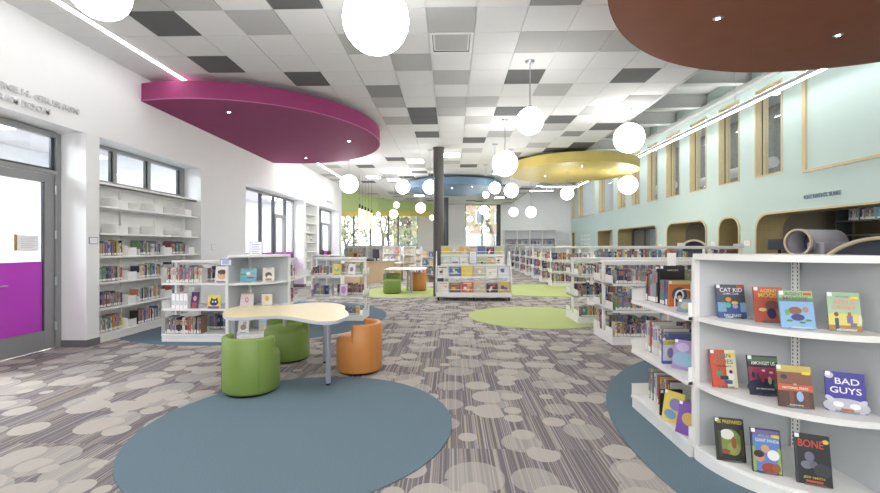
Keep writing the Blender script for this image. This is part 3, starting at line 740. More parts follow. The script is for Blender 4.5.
cf=fit([G(*p) for p in ((607,400),(618.6,374),(641.9,361.7),(620,436),(645.5,465.5),(678,493))]); print('RUG2',cf)
rug(cf[0],cf[1],cf[2],RUGB,'round blue rug under the near graphic novel display')
cf=fit([G(*p) for p in ((116,338.6),(200,345),(308,338.7),(386,314),(372,307))]); print('RUG3',cf)
o=rug(cf[0],cf[1],cf[2],RUGB,'round blue rug under the curved picture book display')
for v in o.data.vertices:
    if v.co.x+cf[0]<XL+.03: v.co.x=XL+.03-cf[0]
    if v.co.x+cf[0]<XL+.03: pass
def erug(px0,px1,py0,py1,label):
    d0=EYE*F/(py1-CY); d1=EYE*F/(py0-CY); dm=(d0+d1)/2; w=(px1-px0)/F*dm/2; r=max((d1-d0)/2,w*.98)
    x,y=PD((px0+px1)/2,d0+r); rug(x,y,r,RUGG,label)
erug(470,600,307,329.3,'near round lime green rug in the centre aisle before the low ranges')
erug(512,575,284.5,297,'second round lime green rug further along the aisle')
x,y=PD(404,13.4); rug(x,y,1.55,RUGG,'round lime green rug under the small far table')

# ================================================================ SEATS AND TABLES
def stool(px,d,rz,D,h,hb,m,label,group='padded tub stools'):
    x,y=PD(px,d); e=empty('tub_stool',(x,y,.009),rz); tag(e,label,'stool',group); R=D/2
    MB().lathe([(0,.0),(R-.03,.0),(R-.03,.02)],n=40).build('base_ring',BLACK,e)
    MB().lathe([(R-.03,.018),(R-.008,.022),(R,.04),(R,h-.07),(R-.012,h-.03),(R-.045,h-.004),(R-.09,h+.006),(0,h+.012)],n=56).build('seat',m,e)
    # backrest arc centred on local -Y, 0..hb
    hw=1.50; th=.062; n=40; mb=MB(); prof=[(R+.002,h-.16),(R+.002,hb-.02),(R-.010,hb-.004),(R-th*.5,hb),(R-th+.010,hb-.004),(R-th,hb-.02),(R-th,h-.16)]
    vs=[];k=len(prof)
    for i in range(n+1):
        a=-PI/2-hw+2*hw*i/n
        for r,z in prof: vs.append((r*math.cos(a),r*math.sin(a),z))
    fs=[]
    for i in range(n):
        for q in range(k-1): fs.append((i*k+q,(i+1)*k+q,(i+1)*k+q+1,i*k+q+1))
    mb.add(vs,fs,0,True); mb.add([vs[i] for i in range(k)],[tuple(range(k))]); mb.add([vs[n*k+i] for i in range(k)],[tuple(range(k))[::-1]])
    # rounded end bolsters
    for s in (-1,1):
        a=-PI/2+s*hw; rr_=R-th/2
        mb.tube((rr_*math.cos(a),rr_*math.sin(a),h-.16),(rr_*math.cos(a),rr_*math.sin(a),hb-.012),th/2,16)
        mb.lathe([(th/2,hb-.012),(th/3,hb-.003),(0,hb)],rr_*math.cos(a),rr_*math.sin(a),16)
    mb.build('backrest',m,e)
    sm=MB()
    for a in (-PI/2-.75,-PI/2+.9,PI/2): sm.tube(((R+.001)*math.cos(a),(R+.001)*math.sin(a),.04),((R+.001)*math.cos(a),(R+.001)*math.sin(a),(hb-.02) if a<0 else h-.06),.0025,6)
    sm.build('seam',mat('seam_'+m.name,[int(255*.8*(c)) if False else c for c in ((96,134,44) if m is GREENV else (190,114,40))],.6,noise=.02),e)
    return e
stool(251.7,4.27,math.radians(-13),.535,.415,.555,GREENV,'green vinyl tub stool on the blue rug, back towards the camera')
stool(287,5.46,math.radians(168),.55,.415,.56,GREENV,'green vinyl tub stool tucked behind the shaped table')
stool(359.3,4.96,math.radians(84),.52,.415,.56,ORANGEV,'orange vinyl tub stool beside the shaped table')
stool(392,13.05,math.radians(180),.545,.42,.60,GREENV,'small far green tub stool at the white table')
stool(418,13.95,math.radians(20),.545,.42,.60,ORANGEV,'small far orange tub stool at the white table')
# amoeba table
tp=[(222.5,313.5),(226,309),(236,307),(250,306),(275,305.6),(290,304.6),(305,303),(322,302.3),(338,303.6),(345,306.2),(344.5,308.8),(348,312),(348.5,315.5),(343,318),(335,320.5),(318,321),(303,318.5),(290,316.5),(275,315.4),(255,316.2),(236,317.2),(226,316.2)]
ZT2=.72
q=[G(px,py,ZT2) for px,py in tp]
q=smooth(q+[q[0]],5)[:-1]
cx=sum(p[0] for p in q)/len(q); cy=sum(p[1] for p in q)/len(q)
e=empty('activity_table',(cx,cy,.009)); tag(e,'wavy edged maple top activity table with silver legs','table')
a=sum(q[i][0]*q[(i+1)%len(q)][1]-q[(i+1)%len(q)][0]*q[i][1] for i in range(len(q)))
if a<0: q=q[::-1]
q=[(p[0]-cx,p[1]-cy) for p in q]
MB().prism([(p[0]*.997,p[1]*.997) for p in q],ZT2-.006-.009,ZT2-.009).build('tabletop',MAPLE,e)
MB().prism(q,ZT2-.035-.009,ZT2-.006-.009,smooth=True).build('edge_band',mat('grey_edge_band',(200,202,216),.5,noise=.02),e)
for (px,d) in ((328.2,4.42),(325,5.26),(234,4.85),(285,5.40)):
    x,y=PD(px,d); l=MB().tube((x-cx,y-cy,.02),(x-cx,y-cy,ZT2-.045),.026,20).build('leg',SILVER,e)
    MB().lathe([(.0,-.0),(.024,0),(.024,.022)],x-cx,y-cy,16).build('foot',BLACK,l)
# far small white table
xa,ya=PD(384,12.9); xb,yb=PD(424,12.9); xc=(xa+xb)/2
e=empty('reading_table',(xc,13.55,.009)); tag(e,'small white rectangular table with grey legs on the lime rug','table')
MB().box(-.62,.62,-.55,.6,.70,.73).build('tabletop',PAPER,e,bevel=.006)
for (px,d) in ((411.6,13.0),(407.7,14.0),(385.5,13.1),(388,14.0)):
    x,y=PD(px,d); MB().tube((x-xc,y-13.55,0),(x-xc,y-13.55,.70),.03,14).build('leg',SILVER,e)

# reception desk
cx,cy=PD(366,17.0)
e=empty('reception_desk',(cx,cy,0)); tag(e,'curved pale wood reception desk with grey counter','desk')
def arc(x0,y0,r0,r1,a0,a1,n=20): return [(x0+r1*math.cos(a0+(a1-a0)*i/n),y0+r1*math.sin(a0+(a1-a0)*i/n)) for i in range(n+1)]+[(x0+r0*math.cos(a1+(a0-a1)*i/n),y0+r0*math.sin(a1+(a0-a1)*i/n)) for i in range(n+1)]
MB().prism(arc(-.5,1.0,1.3,1.5,-PI*.62,.25),0,.84).build('front_panel',DESKW,e)
MB().prism(arc(-.5,1.0,.95,1.56,-PI*.62,.25),.84,.88).build('counter',SHELF,e)
MB().box(-1.0,-.1,-.75,-.3,.0,.22).build('low_plinth',DESKW,e); MB().box(.85,1.25,1.1,2.4,0,.70).build('return_panel',DESKW,e); MB().box(.75,1.3,1.1,2.4,.70,.74).build('return_counter',SHELF,e)
x,y=PD(376,16.6); e=empty('computer_monitor',(x,y,.88),math.radians(-55)); tag(e,'dark monitor seen from behind on the reception desk','monitor')
MB().box(-.26,.26,-.02,.02,.10,.44).build('screen',BLACK,e,bevel=.01); MB().tube((0,.03,0),(0,.03,.25),.025).build('stand',BLACK,e); MB().box(-.12,.12,-.09,.09,0,.015).build('foot',BLACK,e)
x,y=PD(380.5,16.8); e=empty('desk_sign_board',(x,y,.88),math.radians(-25)); tag(e,'pale tilted board beside the monitor on the reception desk','board'); MB().box(-.14,.14,-.01,.01,0,.34).build('board',PAGES,e); MB().box(-.1,.1,.01,.12,0,.01).build('foot',BLACK,e)
x,y=PD(370,16.2); e=empty('desk_phone',(x,y,.88)); tag(e,'black desk phone on the reception counter','phone'); MB().box(-.13,.13,-.09,.09,0,.06).build('body',BLACK,e,bevel=.01); MB().box(-.13,-.07,-.1,.1,.06,.10).build('handset',BLACK,e,bevel=.015)
# ================================================================ BOOKS (registered first, then the 300 that show largest get an object each)
PAL0={'red':(178,52,48),'orange':(206,112,56),'yellow':(214,184,74),'green':(82,128,78),'teal':(60,134,140),'sky blue':(108,158,196),'blue':(62,88,150),'navy':(46,52,86),'purple':(120,84,146),'pink':(206,132,154),'black':(44,42,46),'grey':(128,128,132),'white':(228,226,222),'cream':(214,202,172),'brown':(122,88,66),'maroon':(112,48,56)}
PAL={k:tuple(int(v*.74+(215-v*0)*.26) for v in c) if k not in('black','navy') else tuple(int(v*.9+18) for v in c) for k,c in PAL0.items()}
PK=list(PAL)
BM={k:mat('book_'+k.replace(' ','_'),v,.5,noise=.06,nscale=20) for k,v in PAL.items()}
LABELM=mat('spine_label',(240,240,238),.6,noise=.02)
DEFP=PK+['grey','white','cream','black','navy','grey','brown','white','blue']
BMESH={}
def bookmesh(c,var):
    k=(c,var)
    if k in BMESH: return BMESH[k]
    r=random.Random(PK.index(c)*10+var); mb=MB(); band=r.choice([x for x in PK if x!=c])
    mb.box(0,.08,0,1,0,1,0).box(.92,1,0,1,0,1,0).box(.08,.92,0,.03,0,1,0).box(.08,.92,.03,.97,.02,.98,1)
    z=r.uniform(.5,.62); mb.box(.2,.8,-.012,0,z,z+r.uniform(.15,.3),2)
    if var%2==0: mb.box(-.0,1,-.008,.0,.84,.90,2)
    mb.box(.02,.98,-.015,0,.03,.03+(.22 if var!=1 else .15),3)
    me=bpy.data.meshes.new('book'); me.from_pydata(mb.v,[],mb.f)
    for m in (BM[c],PAGES,BM[band],LABELM): me.materials.append(m)
    me.polygons.foreach_set('material_index',mb.mi); me.update(); BMESH[k]=me; return me
REG=[]; BR=random.Random(42); ROWN={}
def row(x,y,z,n,length,unit,end,tmin=.014,tmax=.03,hmin=.2,hmax=.27,dep=.17,lean=.04,pal=None,prio=0,uniform=False):
    """n: facing of the spines '-y','-x','+x'. Row runs +x, -y, +y respectively."""
    u={'-y':(1,0),'-x':(0,-1),'+x':(0,1)}[n]; rz={'-y':0,'-x':-PI/2,'+x':PI/2}[n]
    s=0; c0=None; h=None
    while s<length:
        t=BR.uniform(tmin,tmax)
        if s+t>length: break
        if BR.random()<.35 or h is None: h=BR.uniform(hmin,hmax)
        if uniform: h=(hmin+hmax)/2+BR.uniform(-.004,.004)
        if c0 is None or BR.random()<.75: c0=BR.choice(pal or DEFP)
        dd=BR.uniform(.0,.02)
        nn={'-y':(0,-1),'-x':(-1,0),'+x':(1,0)}[n]
        px_,py_=x+u[0]*s-nn[0]*dd,y+u[1]*s-nn[1]*dd
        dist=math.hypot(px_,py_); ROWN[(unit,end)]=k=ROWN.get((unit,end),0)+1
        tilt=BR.uniform(-lean,lean)*.0
        REG.append((t*h/dist**2*(1 if n!='+x' else .8)+prio,px_,py_,z,rz,t*.94,dep*BR.uniform(.9,1),h*BR.uniform(.97,1),c0,BR.randrange(3),unit,end,k,tilt))
        s+=t
def ordn(k): return '%d%s'%(k,'th' if 10<=k%100<=20 else {1:'st',2:'nd',3:'rd'}.get(k%10,'th'))

# wire bookend
def wire_end(x,y,z,ax,label,h=.14,w=.12):
    e=empty('wire_bookend',(x,y,z)); tag(e,label,'bookend','white wire bookends'); pts=[]
    for i in range(13):
        a=PI*i/12; pts.append((w/2*math.cos(a),h*.45+h*.5*math.sin(a)))
    pts=[(w/2,0)]+pts+[(-w/2,0)]
    P=[((p[0],0,p[1]) if ax=='x' else (0,p[0],p[1])) for p in pts]
    MB().path(P,.004,6).build('loop',SHELF,e); 
    b=.05
    (MB().box(-w/2,w/2,-b,b,0,.002) if ax=='x' else MB().box(-b,b,-w/2,w/2,0,.002)).build('foot_plate',SHELF,e)

# ================================================================ SHELVING
def dbl_range(x0,x1,y0,y1,zs,top,ns,label,axis='x',group=None,name='low_shelf_range',base=.12,ends=(1,1),back=False,canopy=True,bracket=.15,mids=True):
    """double faced steel range. axis: direction of its length. zs = shelf heights above base deck"""
    cx,cy=(x0+x1)/2,(y0+y1)/2; e=empty(name,(cx,cy,0)); tag(e,label,'bookshelf',group)
    if axis=='x': L=x1-x0; D=y1-y0; M=Matrix.Identity(4)
    else: L=y1-y0; D=x1-x0; M=Matrix.Rotation(PI/2,4,'Z')
    h=L/2; dh=D/2
    MB().box(-h,h,-dh+.01,dh-.01,0.0,base-.03,0,M).box(-h,h,-dh,dh,base-.03,base,0,M).build('base',SHELF,e,bevel=.004)
    n=ns
    for k in range(n+1):
        x=-h+L*k/n; xx=max(-h+.02,min(h-.02,x))
        MB().box(xx-.018,xx+.018,-.03,.03,base,top,0,M).build('upright',SHELF,e)
    if canopy: MB().box(-h,h,-.10,.10,top-.035,top,0,M).box(-h,h,-.012,.012,top-.07,top-.035,0,M).build('top_rail',SHELF,e,bevel=.003)
    for z in zs:
        for s in (-1,1):
            for k in range(n):
                a=-h+L*k/n+.004; b=-h+L*(k+1)/n-.004
                p=MB().box(a,b,s*.04,s*dh,z-.028,z,0,M).build('shelf',SHELF,e,bevel=.003)
                for xx in (a,b):
                    o_=.0015 if xx==a else -.0015
                    br=MB()
                    br.prism([(s*.035,z-.04),(s*dh*.98,z-.028),(s*dh*.98,z+bracket*.8),(s*.13,z+bracket*.85),(s*.11,z+.03),(s*.035,z+.03)],xx+o_-.0015,xx+o_+.0015,M=M@Matrix(((0,0,1,0),(1,0,0,0),(0,1,0,0),(0,0,0,1))))
                    br.build('bracket',SHELF,p)
    for s in (-1,1):
        for xx in (-h+.002,h-.002):
            br=MB().prism([(s*.035,base),(s*dh*.98,base),(s*dh*.98,base+bracket*.8),(s*.13,base+bracket*.85),(s*.11,base+.03),(s*.035,base+.03)],xx-.0015,xx+.0015,M=M@Matrix(((0,0,1,0),(1,0,0,0),(0,1,0,0),(0,0,0,1))))
            br.build('end_bracket',SHELF,e)
    if back: MB().box(-h+.02,h-.02,-.008,.008,base,top-.04,0,M).build('back_panel',PANEL,e)
    return e
def quarter(cx,cy,R,a0,zs,top,label,base=.10,th=.034,wallx=True,name='curved_display_shelf',sgn=1,endpanel=None):
    """quarter round display: corner at (cx,cy); sector angles a0..a0+90deg; back panels along both straight sides"""
    e=empty(name,(cx,cy,0)); tag(e,label,'bookshelf')
    def sec(r,off=0): return [(off,0)]+[(r*math.cos(a0+PI/2*i/24),r*math.sin(a0+PI/2*i/24)) for i in range(25)]
    MB().prism([(0,0)]+sec(R)[1:],0,base-.02).build('base',SHELF,e)
    MB().prism([(0,0)]+sec(R-.012)[1:],base-.02,base).build('base_deck',SHELF,e)
    for z in zs: MB().prism([(0,0)]+sec(R-.02)[1:],z-th,z).build('shelf',SHELF,e)
    MB().prism([(0,0)]+sec(R+.01)[1:],top-.038,top).build('canopy',SHELF,e)
    for a in (a0,a0+PI/2):
        M=Matrix.Rotation(a,4,'Z')
        s=1 if a==a0 else -1
        MB().box(.02,R-.01,-s*.001,-s*.016,base,top-.035,0,M).build('back_panel',PANEL,e)
        MB().box(R-.035,R,s*.004,-s*.035,base-.02,top-.035,0,M).build('edge_post',SHELF,e,bevel=.003)
        for z in [base]+zs:
            zt=min([q for q in zs+[top] if q>z]); MB().box(.03,R-.04,s*.0005,s*.002,zt-.115,zt-.112,0,M).build('panel_seam',WALL2,e)
    # slotted upright in the corner
    aa=a0+PI/4; u=MB().box(.0,.05,-.022,.022,base,top-.035,0,Matrix.Rotation(aa,4,'Z')).build('slotted_upright',SHELF,e)
    sl=MB(); z=base+.02
    while z<top-.06:
        for yy in (-.012,.012): sl.box(.05,.051,yy-.0025,yy+.0025,z,z+.014,0,Matrix.Rotation(aa,4,'Z'))
        z+=.026
    sl.build('slots',BLACK,u)
    return e
# near right range + quarter
NX0,NX1=1.605,2.30
dbl_range(NX0,NX1,2.95,3.87,[.52,.96],1.38,1,'white open shelf section of graphic novels by the near blue rug','y',canopy=False,bracket=.12)
quarter(2.315,2.935,.675,PI,[.52,.97],1.39,'near curved white display shelf holding eleven face-out graphic novels',base=.10)
# end board between
o=MB().box(-.012,.012,-.0,.66,0,1.35).build('shelf_end_board',SHELF,bevel=.003); o.location=(1.655,2.94,.0)
bpy.data.objects.remove(o)
row(1.72,3.84,.96,'-x',.20,'near section top shelf','far end',.018,.042,.22,.30,.19,prio=5)
row(1.72,3.84,.52,'-x',.42,'near section middle shelf','far end',.016,.03,.22,.29,.20,pal=['white','grey','white','cream','purple','sky blue','red','blue'],prio=5)
row(1.72,3.80,.12,'-x',.38,'near section bottom shelf','far end',.014,.03,.2,.26,.19,prio=5)
row(1.72,3.60,.96,'-x',.13,'near section top shelf','far end',.018,.032,.19,.235,.19,prio=5)
wire_end(1.83,3.40,.96,'x','white wire bookend against the orange cover on the near top shelf',.15,.16)
wire_end(1.83,3.36,.12,'x','white wire bookend against the black cover on the near bottom shelf',.15,.15)
# range A, B, D, E...
dbl_range(2.34,5.08,6.28,7.12,[.50,.89],1.22,3,'nearest low double-sided white range crossing behind the near display','x','low ranges of children\'s fiction')
dbl_range(2.35,5.09,8.00,8.85,[.50,.89],1.22,3,'second low double-sided white range before the lime rug','x','low ranges of children\'s fiction')
for (z,x0_,L) in ((.89,2.40,.86),(.89,3.30,.80),(.50,2.40,.80),(.50,3.3,.6),(.12,2.40,.56),(.12,3.3,.7)):
    row(x0_,6.31,z,'-y',L,'first low range %s shelf'%({.89:'top',.50:'middle',.12:'bottom'}[z]),'aisle end',.014,.03,.17,.215,.15,prio=1)
for (z,x0_,L) in ((.89,2.42,.84),(.50,2.45,.80),(.12,2.42,.72)):
    row(x0_,8.03,z,'-y',L,'second low range %s shelf'%({.89:'top',.50:'middle',.12:'bottom'}[z]),'aisle end',.016,.032,.17,.215,.15)
# books on the far sides, seen over the shelf edge
row(2.40,6.86,.89,'-y',.9,'first low range rear top shelf','aisle end',.02,.034,.17,.22,.15)
row(2.40,6.86,.50,'-y',.9,'first low range rear middle shelf','aisle end',.02,.034,.17,.22,.15)
row(2.40,6.86,.12,'-y',.9,'first low range rear bottom shelf','aisle end',.02,.034,.17,.22,.15)
row(2.42,8.6,.89,'-y',.9,'second low range rear top shelf','aisle end',.02,.034,.17,.22,.15)
row(2.42,8.6,.50,'-y',.9,'second low range rear middle shelf','aisle end',.02,.034,.17,.22,.15)
# range D
dbl_range(3.34,6.90,10.05,10.65,[.48,.80,1.12],1.445,4,'tall double-sided white range behind the low ones, reaching the card signs','x',name='shelf_range')
for k in range(4):
    for z in (.48,.80,1.12): row(3.38+k*.89,10.08,z,'-y',.82 if k<2 else .35,'tall cross range %s shelf'%({.48:'low',.80:'middle',1.12:'top'}[z]),'aisle end',.02,.036,.19,.25,.16)
e=empty('card_holder',(5.4,10.2,1.446)); tag(e,'blank white card holder standing on the tall cross range','card'); MB().box(-.09,.09,-.005,.005,0,.07).build('card',PAPER,e); MB().box(-.09,.09,-.03,.03,0,.003).build('foot',CLEAR,e)
e=empty('card_holder',(6.72,10.2,1.446)); tag(e,'white card holder at the mint wall end of the tall cross range','card'); MB().box(-.12,.12,-.005,.005,0,.05).build('card',PAPER,e); MB().box(-.12,.12,-.03,.03,0,.003).build('foot',CLEAR,e)
# back ranges
YE=[15.4,17.2,19.1,21.1,23.2,25.2,27.0]
for k,y in enumerate(YE):
    x0_=3.60+.03*k
    dbl_range(x0_,x0_+3.2,y,y+.62,[.50,.90],1.43,3,'far double-sided white range of books along the aisle, row %d beyond the mustard panel'%(k+1),'x','far ranges in rows',name='shelf_range',canopy=True)
    for z in (.12,.50,.90):
        row(x0_+.03,y+.02,z,'-y',.86 if k else 1.75,'far row %d %s shelf'%(k+1,{.12:'bottom',.5:'middle',.9:'top'}[z]),'aisle end',.022,.04,.24,.31,.17)
# wall shelving far right
e=empty('wall_shelving',(PD(529,28.8)[0],28.95,0)); tag(e,'four bay white shelving against the far white wall','bookshelf'); w=PD(554,28.8)[0]-PD(504,28.8)[0]
zt=EYE+(CY-230.5)/F*28.8
MB().box(-w/2,w/2,-.35,-.0,.0,.1).build('base',SHELF,e)
for k in range(5):
    x=-w/2+w*k/4; MB().box(x-.025,x+.025,-.36,0,.1,zt).build('upright',SHELF,e)
for z in (.5,.95,1.36,1.5,1.95): MB().box(-w/2+.03,w/2-.03,-.34,-.02,z,z+.03).build('shelf',SHELF,e)
MB().box(-w/2,w/2,-.02,-.005,.1,zt).build('back_panel',WALL2,e); MB().box(-w/2,w/2,-.36,0,zt,zt+.05).build('canopy',SHELF,e)
for k in range(4): row(e.location.x-w/2+.1+w*k/4,28.64,1.53,'-y',w/4*.72,'far wall shelving bay %d'%(k+1),'column end',.03,.045,.22,.3,.18,pal=['blue','navy','grey','purple','white','sky blue'])

# left group: unit 1 (frontal), quarter, side section, frontal open range
U1x0,U1y=LD(-4.18,6.35); U1x1=LD(-3.19,6.35)[0]; QC=LD(-3.14,7.0)
U1y=6.30
dbl_range(U1x0,U1x1,U1y,U1y+.68,[.50,.885],1.22,1,'white open shelf section of picture books beside the wall bookcase','x')
qx,qy=U1x1+.015,U1y+.69
quarter(qx,qy,.68,-PI/2,[.50,.885],1.31,'curved white display shelf with face-out picture books behind the table')
sx=qx+.655
dbl_range(sx-.68,sx,qy+.02,qy+1.06,[.50,.885],1.22,1,'white side section linking the curved display to the open range','y')
fx0,fx1=PD(311,8.25)[0],PD(363.5,8.25)[0]
dbl_range(fx0,fx1,8.16,8.82,[.47,.885],1.22,1,'white open range with wire-thin frame between the table and reception','x')
row(U1x0+.05,U1y+.03,.885,'-y',.56,'picture book section top shelf','wall bookcase end',.012,.022,.21,.255,.16,prio=1,pal=['red','orange','maroon','white','sky blue','blue','pink','cream','green','grey'])
row(U1x0+.04,U1y+.03,.12,'-y',.55,'picture book section bottom shelf','wall bookcase end',.012,.022,.22,.27,.18,prio=1)
row(U1x0+.10,U1y+.40,.885,'-y',.7,'picture book section rear top shelf','wall bookcase end',.014,.026,.2,.25,.16)
row(U1x0+.50,U1y+.40,.12,'-y',.4,'picture book section rear bottom shelf','wall bookcase end',.014,.026,.2,.25,.16,pal=['navy','black','brown','grey','blue'])
for z in (.50,.885): row(sx-.04,qy+.10,z,'+x',.35,'side section %s shelf'%('top' if z>.6 else 'middle'),'curved display end',.014,.03,.19,.25,.18)
row(fx0+.03,8.2,.885,'-y',.28,'open range top shelf','curved display end',.014,.028,.15,.19,.15)
row(fx0+.04,8.2,.47,'-y',.36,'open range middle shelf','curved display end',.014,.028,.2,.25,.17)
row(fx0+.42,8.52,.885,'-y',.5,'open range rear top shelf','curved display end',.014,.028,.2,.25,.15,pal=['grey','green','brown','black','cream'])
row(fx0+.42,8.52,.47,'-y',.55,'open range rear middle shelf','curved display end',.014,.028,.2,.25,.15,pal=['grey','brown','black','maroon','navy'])
row(fx0+.42,8.2,.12,'-y',.5,'open range bottom shelf','curved display end',.014,.028,.12,.16,.15)

# wall bookcase
def wallcase(y0,y1,zs,top,n,label,depth=.36,name='wall_bookcase'):
    e=empty(name,(XL-.02,(y0+y1)/2-.137,0)); tag(e,label,'bookshelf'); h=(y1-y0)/2-.01
    MB().box(-depth,0,-h,h,0,.09).box(-depth,.01,-h,h,.09,.12).build('base',SHELF,e,bevel=.003)
    for s in (-1,1): MB().box(-depth,-.30,s*h,s*h-s*.02,.12,top).build('side_post',SHELF,e)
    for k in range(1,n):
        y=-h+2*h*k/n; MB().box(-depth,-depth+.04,y-.02,y+.02,.12,top).build('upright',SHELF,e)
    MB().box(-depth-.01,-depth,-h,h,.12,top).build('back_panel',SHELF,e)
    for z in zs:
        for k in range(n):
            a=-h+2*h*k/n+.004; b=-h+2*h*(k+1)/n-.004
            p=MB().box(-depth+.02,0,a,b,z-.03,z).build('shelf',SHELF,e,bevel=.003)
            m=(a+b)/2+.16
            for yy in (a,b-.003):
                br=MB().prism([(-depth+.02,z-.04),(-.02,z-.03),(-.02,z+.10),(-depth+.02,z+.14)],yy,yy+.003,M=Matrix(((1,0,0,0),(0,0,1,0),(0,1,0,0),(0,0,0,1))))
                br.build('bracket',SHELF,p)
    for k in range(n):
        a=-h+2*h*k/n+.004; b=-h+2*h*(k+1)/n-.004
        MB().box(-depth+.02,-.05,a,b,top-.025,top).box(-.07,-.05,a,b,top-.025,top+.03).build('canopy',SHELF,e,bevel=.003)
    return e
wallcase(6.35,8.88,[.50,.895,1.29,1.64,2.05],2.38,3,'tall three bay white bookcase built into the wall niche')
wallcase(15.32,16.58,[.5,.9,1.25,1.6,1.95,2.3],2.6,1,'narrow white bookcase set in the wall between the glazed openings')
cn=0
for si,z in enumerate((.12,.50,.895,1.29)):
    nm=('lowest','second lowest','third lowest','fourth lowest')[si]
    for k in range(3):
        y=6.263+k*.845
        L=(.50,.55,.42)[k]
        row(XL-.10,y+.02,z,'+x',L,'wall bookcase %s shelf bay %d'%(nm,k+1),'door end',.012,.022,.19,.25,.16,prio=.1)
        e=empty('magazine_box',(XL-.04,y+L+.13,z)); cn+=1
        tag(e,'white divider box on the wall bookcase %s shelf, bay %d from the door'%(nm,k+1),'bookend','white divider boxes in the wall bookcase')
        MB().box(-.26,0,-.09,-.086,0,.16).box(-.26,-.256,-.086,.1,0,.13).box(-.004,0,-.086,.1,0,.13).box(-.25,-.01,-.086,.1,0,.003).build('divider',SHELF,e)
for z in (1.64,2.05):
    for k in range(3):
        e=empty('magazine_box',(XL-.04,6.263+k*.845+.42,z)); tag(e,'empty white divider box, wall bookcase %s bare shelf, bay %d from the door'%('lower' if z<2 else 'upper',k+1),'bookend','white divider boxes in the wall bookcase')
        MB().box(-.26,0,-.09,-.086,0,.15).box(-.26,-.256,-.086,.12,0,.12).box(-.004,0,-.086,.12,0,.12).build('divider',SHELF,e)

# instantiate books
REG.sort(key=lambda t:-t[0])
N_IND=285
for r in REG[:N_IND]:
    _,x,y,z,rz,t,dp,h,c,var,unit,end,k,tilt=r
    o=bpy.data.objects.new('book',bookmesh(c,var)); COL.objects.link(o); o.location=(x,y,z+.001); o.rotation_euler.z=rz; o.scale=(t,dp,h)
    tag(o,'%s spined book, %s from the %s, %s'%(c,ordn(k),end,unit),'book','books, '+unit)
mb=MB()
for r in REG[N_IND:]:
    _,x,y,z,rz,t,dp,h,c,var,unit,end,k,tilt=r
    M=Matrix.Translation((x,y,z+.001))@Matrix.Rotation(rz,4,'Z')
    mb.box(0,t,0,dp,0,h,PK.index(c),M)
    mb.box(t*.05,t*.95,-.003,0,h*.05,h*.2,len(PK),M)
    mb.box(t*.2,t*.8,-.002,0,h*.55,h*.8,(PK.index(c)*5+var*3+2)%len(PK),M)
o=mb.build('shelved_books',[BM[k] for k in PK]+[LABELM]); tag(o,'hundreds of small coloured book spines on the far ranges and remaining shelves','books',None,'stuff')
print('BOOKS',len(REG))
#--PART4--
# ================================================================ FACE-OUT BOOKS
def cm(c): return mat('ink_%d_%d_%d'%tuple(c),c,.45,noise=.05,nscale=30)
def ell(mb,x,z,rx,rz,y,m=0,n=18,rot=0):
    vs=[];c,s=math.cos(rot),math.sin(rot)
    for i in range(n):
        a=2*PI*i/n; u=rx*math.cos(a);v=rz*math.sin(a); vs.append((x+u*c-v*s,y,z+u*s+v*c))
    mb.add(vs,[tuple(range(n))],m)
def quad(mb,x0,x1,z0,z1,y,m=0): mb.add([(x0,y,z0),(x1,y,z0),(x1,y,z1),(x0,y,z1)],[(0,1,2,3)],m)
def cover(x,y,z,w,h,yaw,tilt,base,label,titles=(),shapes=(),t=.018,sticker=True,flag=None,group=None,easel=True,cat='book',yel=None):
    """face-out book. local: x across (-w/2..w/2), z up, front at y=0. titles: (text,size_frac,zfrac,color,xfrac,wfrac). shapes: (kind,x,z,rx,rz,color) in fractions"""
    e=empty('display_book',(x,y,z),yaw); e.rotation_euler=(-tilt,0,yaw); tag(e,label,cat,group)
    MB().box(-w/2,w/2,0,.003,0,h).box(-w/2,w/2,t-.003,t,0,h).box(-w/2,-w/2+.003,.003,t-.003,0,h).build('cover',cm(base),e)
    MB().box(-w/2+.003,w/2-.004,.003,t-.003,.004,h-.004).build('pages',PAGES,e)
    mats=[];mb=MB();lay=-.0006
    for s in shapes:
        k,sx,sz,rx,rz_,c=s[:6]; m=cm(c)
        if m not in mats: mats.append(m)
        mi=mats.index(m); lay-=.00012
        if k=='e': ell(mb,sx*w,sz*h,rx*w,rz_*h,lay,mi,rot=s[6] if len(s)>6 else 0)
        else: quad(mb,max(sx-rx,-.5)*w,min(sx+rx,.5)*w,max(sz-rz_,0)*h,min(sz+rz_,1)*h,lay,mi)
    if mats: mb.build('cover_art',mats,e)
    for tx in titles:
        body,sf,zf,c,xf,wf=tx[:6]
        text('title',body,sf*h,cm(c),e,(xf*w,lay-.0006,zf*h),(PI/2,tx[6] if len(tx)>6 else 0,0),.0004,width=wf*w)
    if sticker: MB().box(-w/2+.001,-w/2+.022,-.0022,-.0014,h-.024,h-.002).build('sticker',PAPER,e)
    if flag: MB().box(w*.5-.045,w*.5-.006,-.0022,-.0014,h*flag[1]-.008,h*flag[1]+.008).build('shelf_sticker',cm(flag[0]),e)
    if easel:
        r=bpy.data.objects.new('_',None); bpy.data.objects.remove(r)
        MB().box(-w*.3,w*.3,-.012,.004,-.002,.0015).box(-w*.3,w*.3,-.014,-.011,-.002,.010).box(-w*.28,w*.28,t,t+.003,0,h*.4).build('easel',CLEAR,e)
    return e
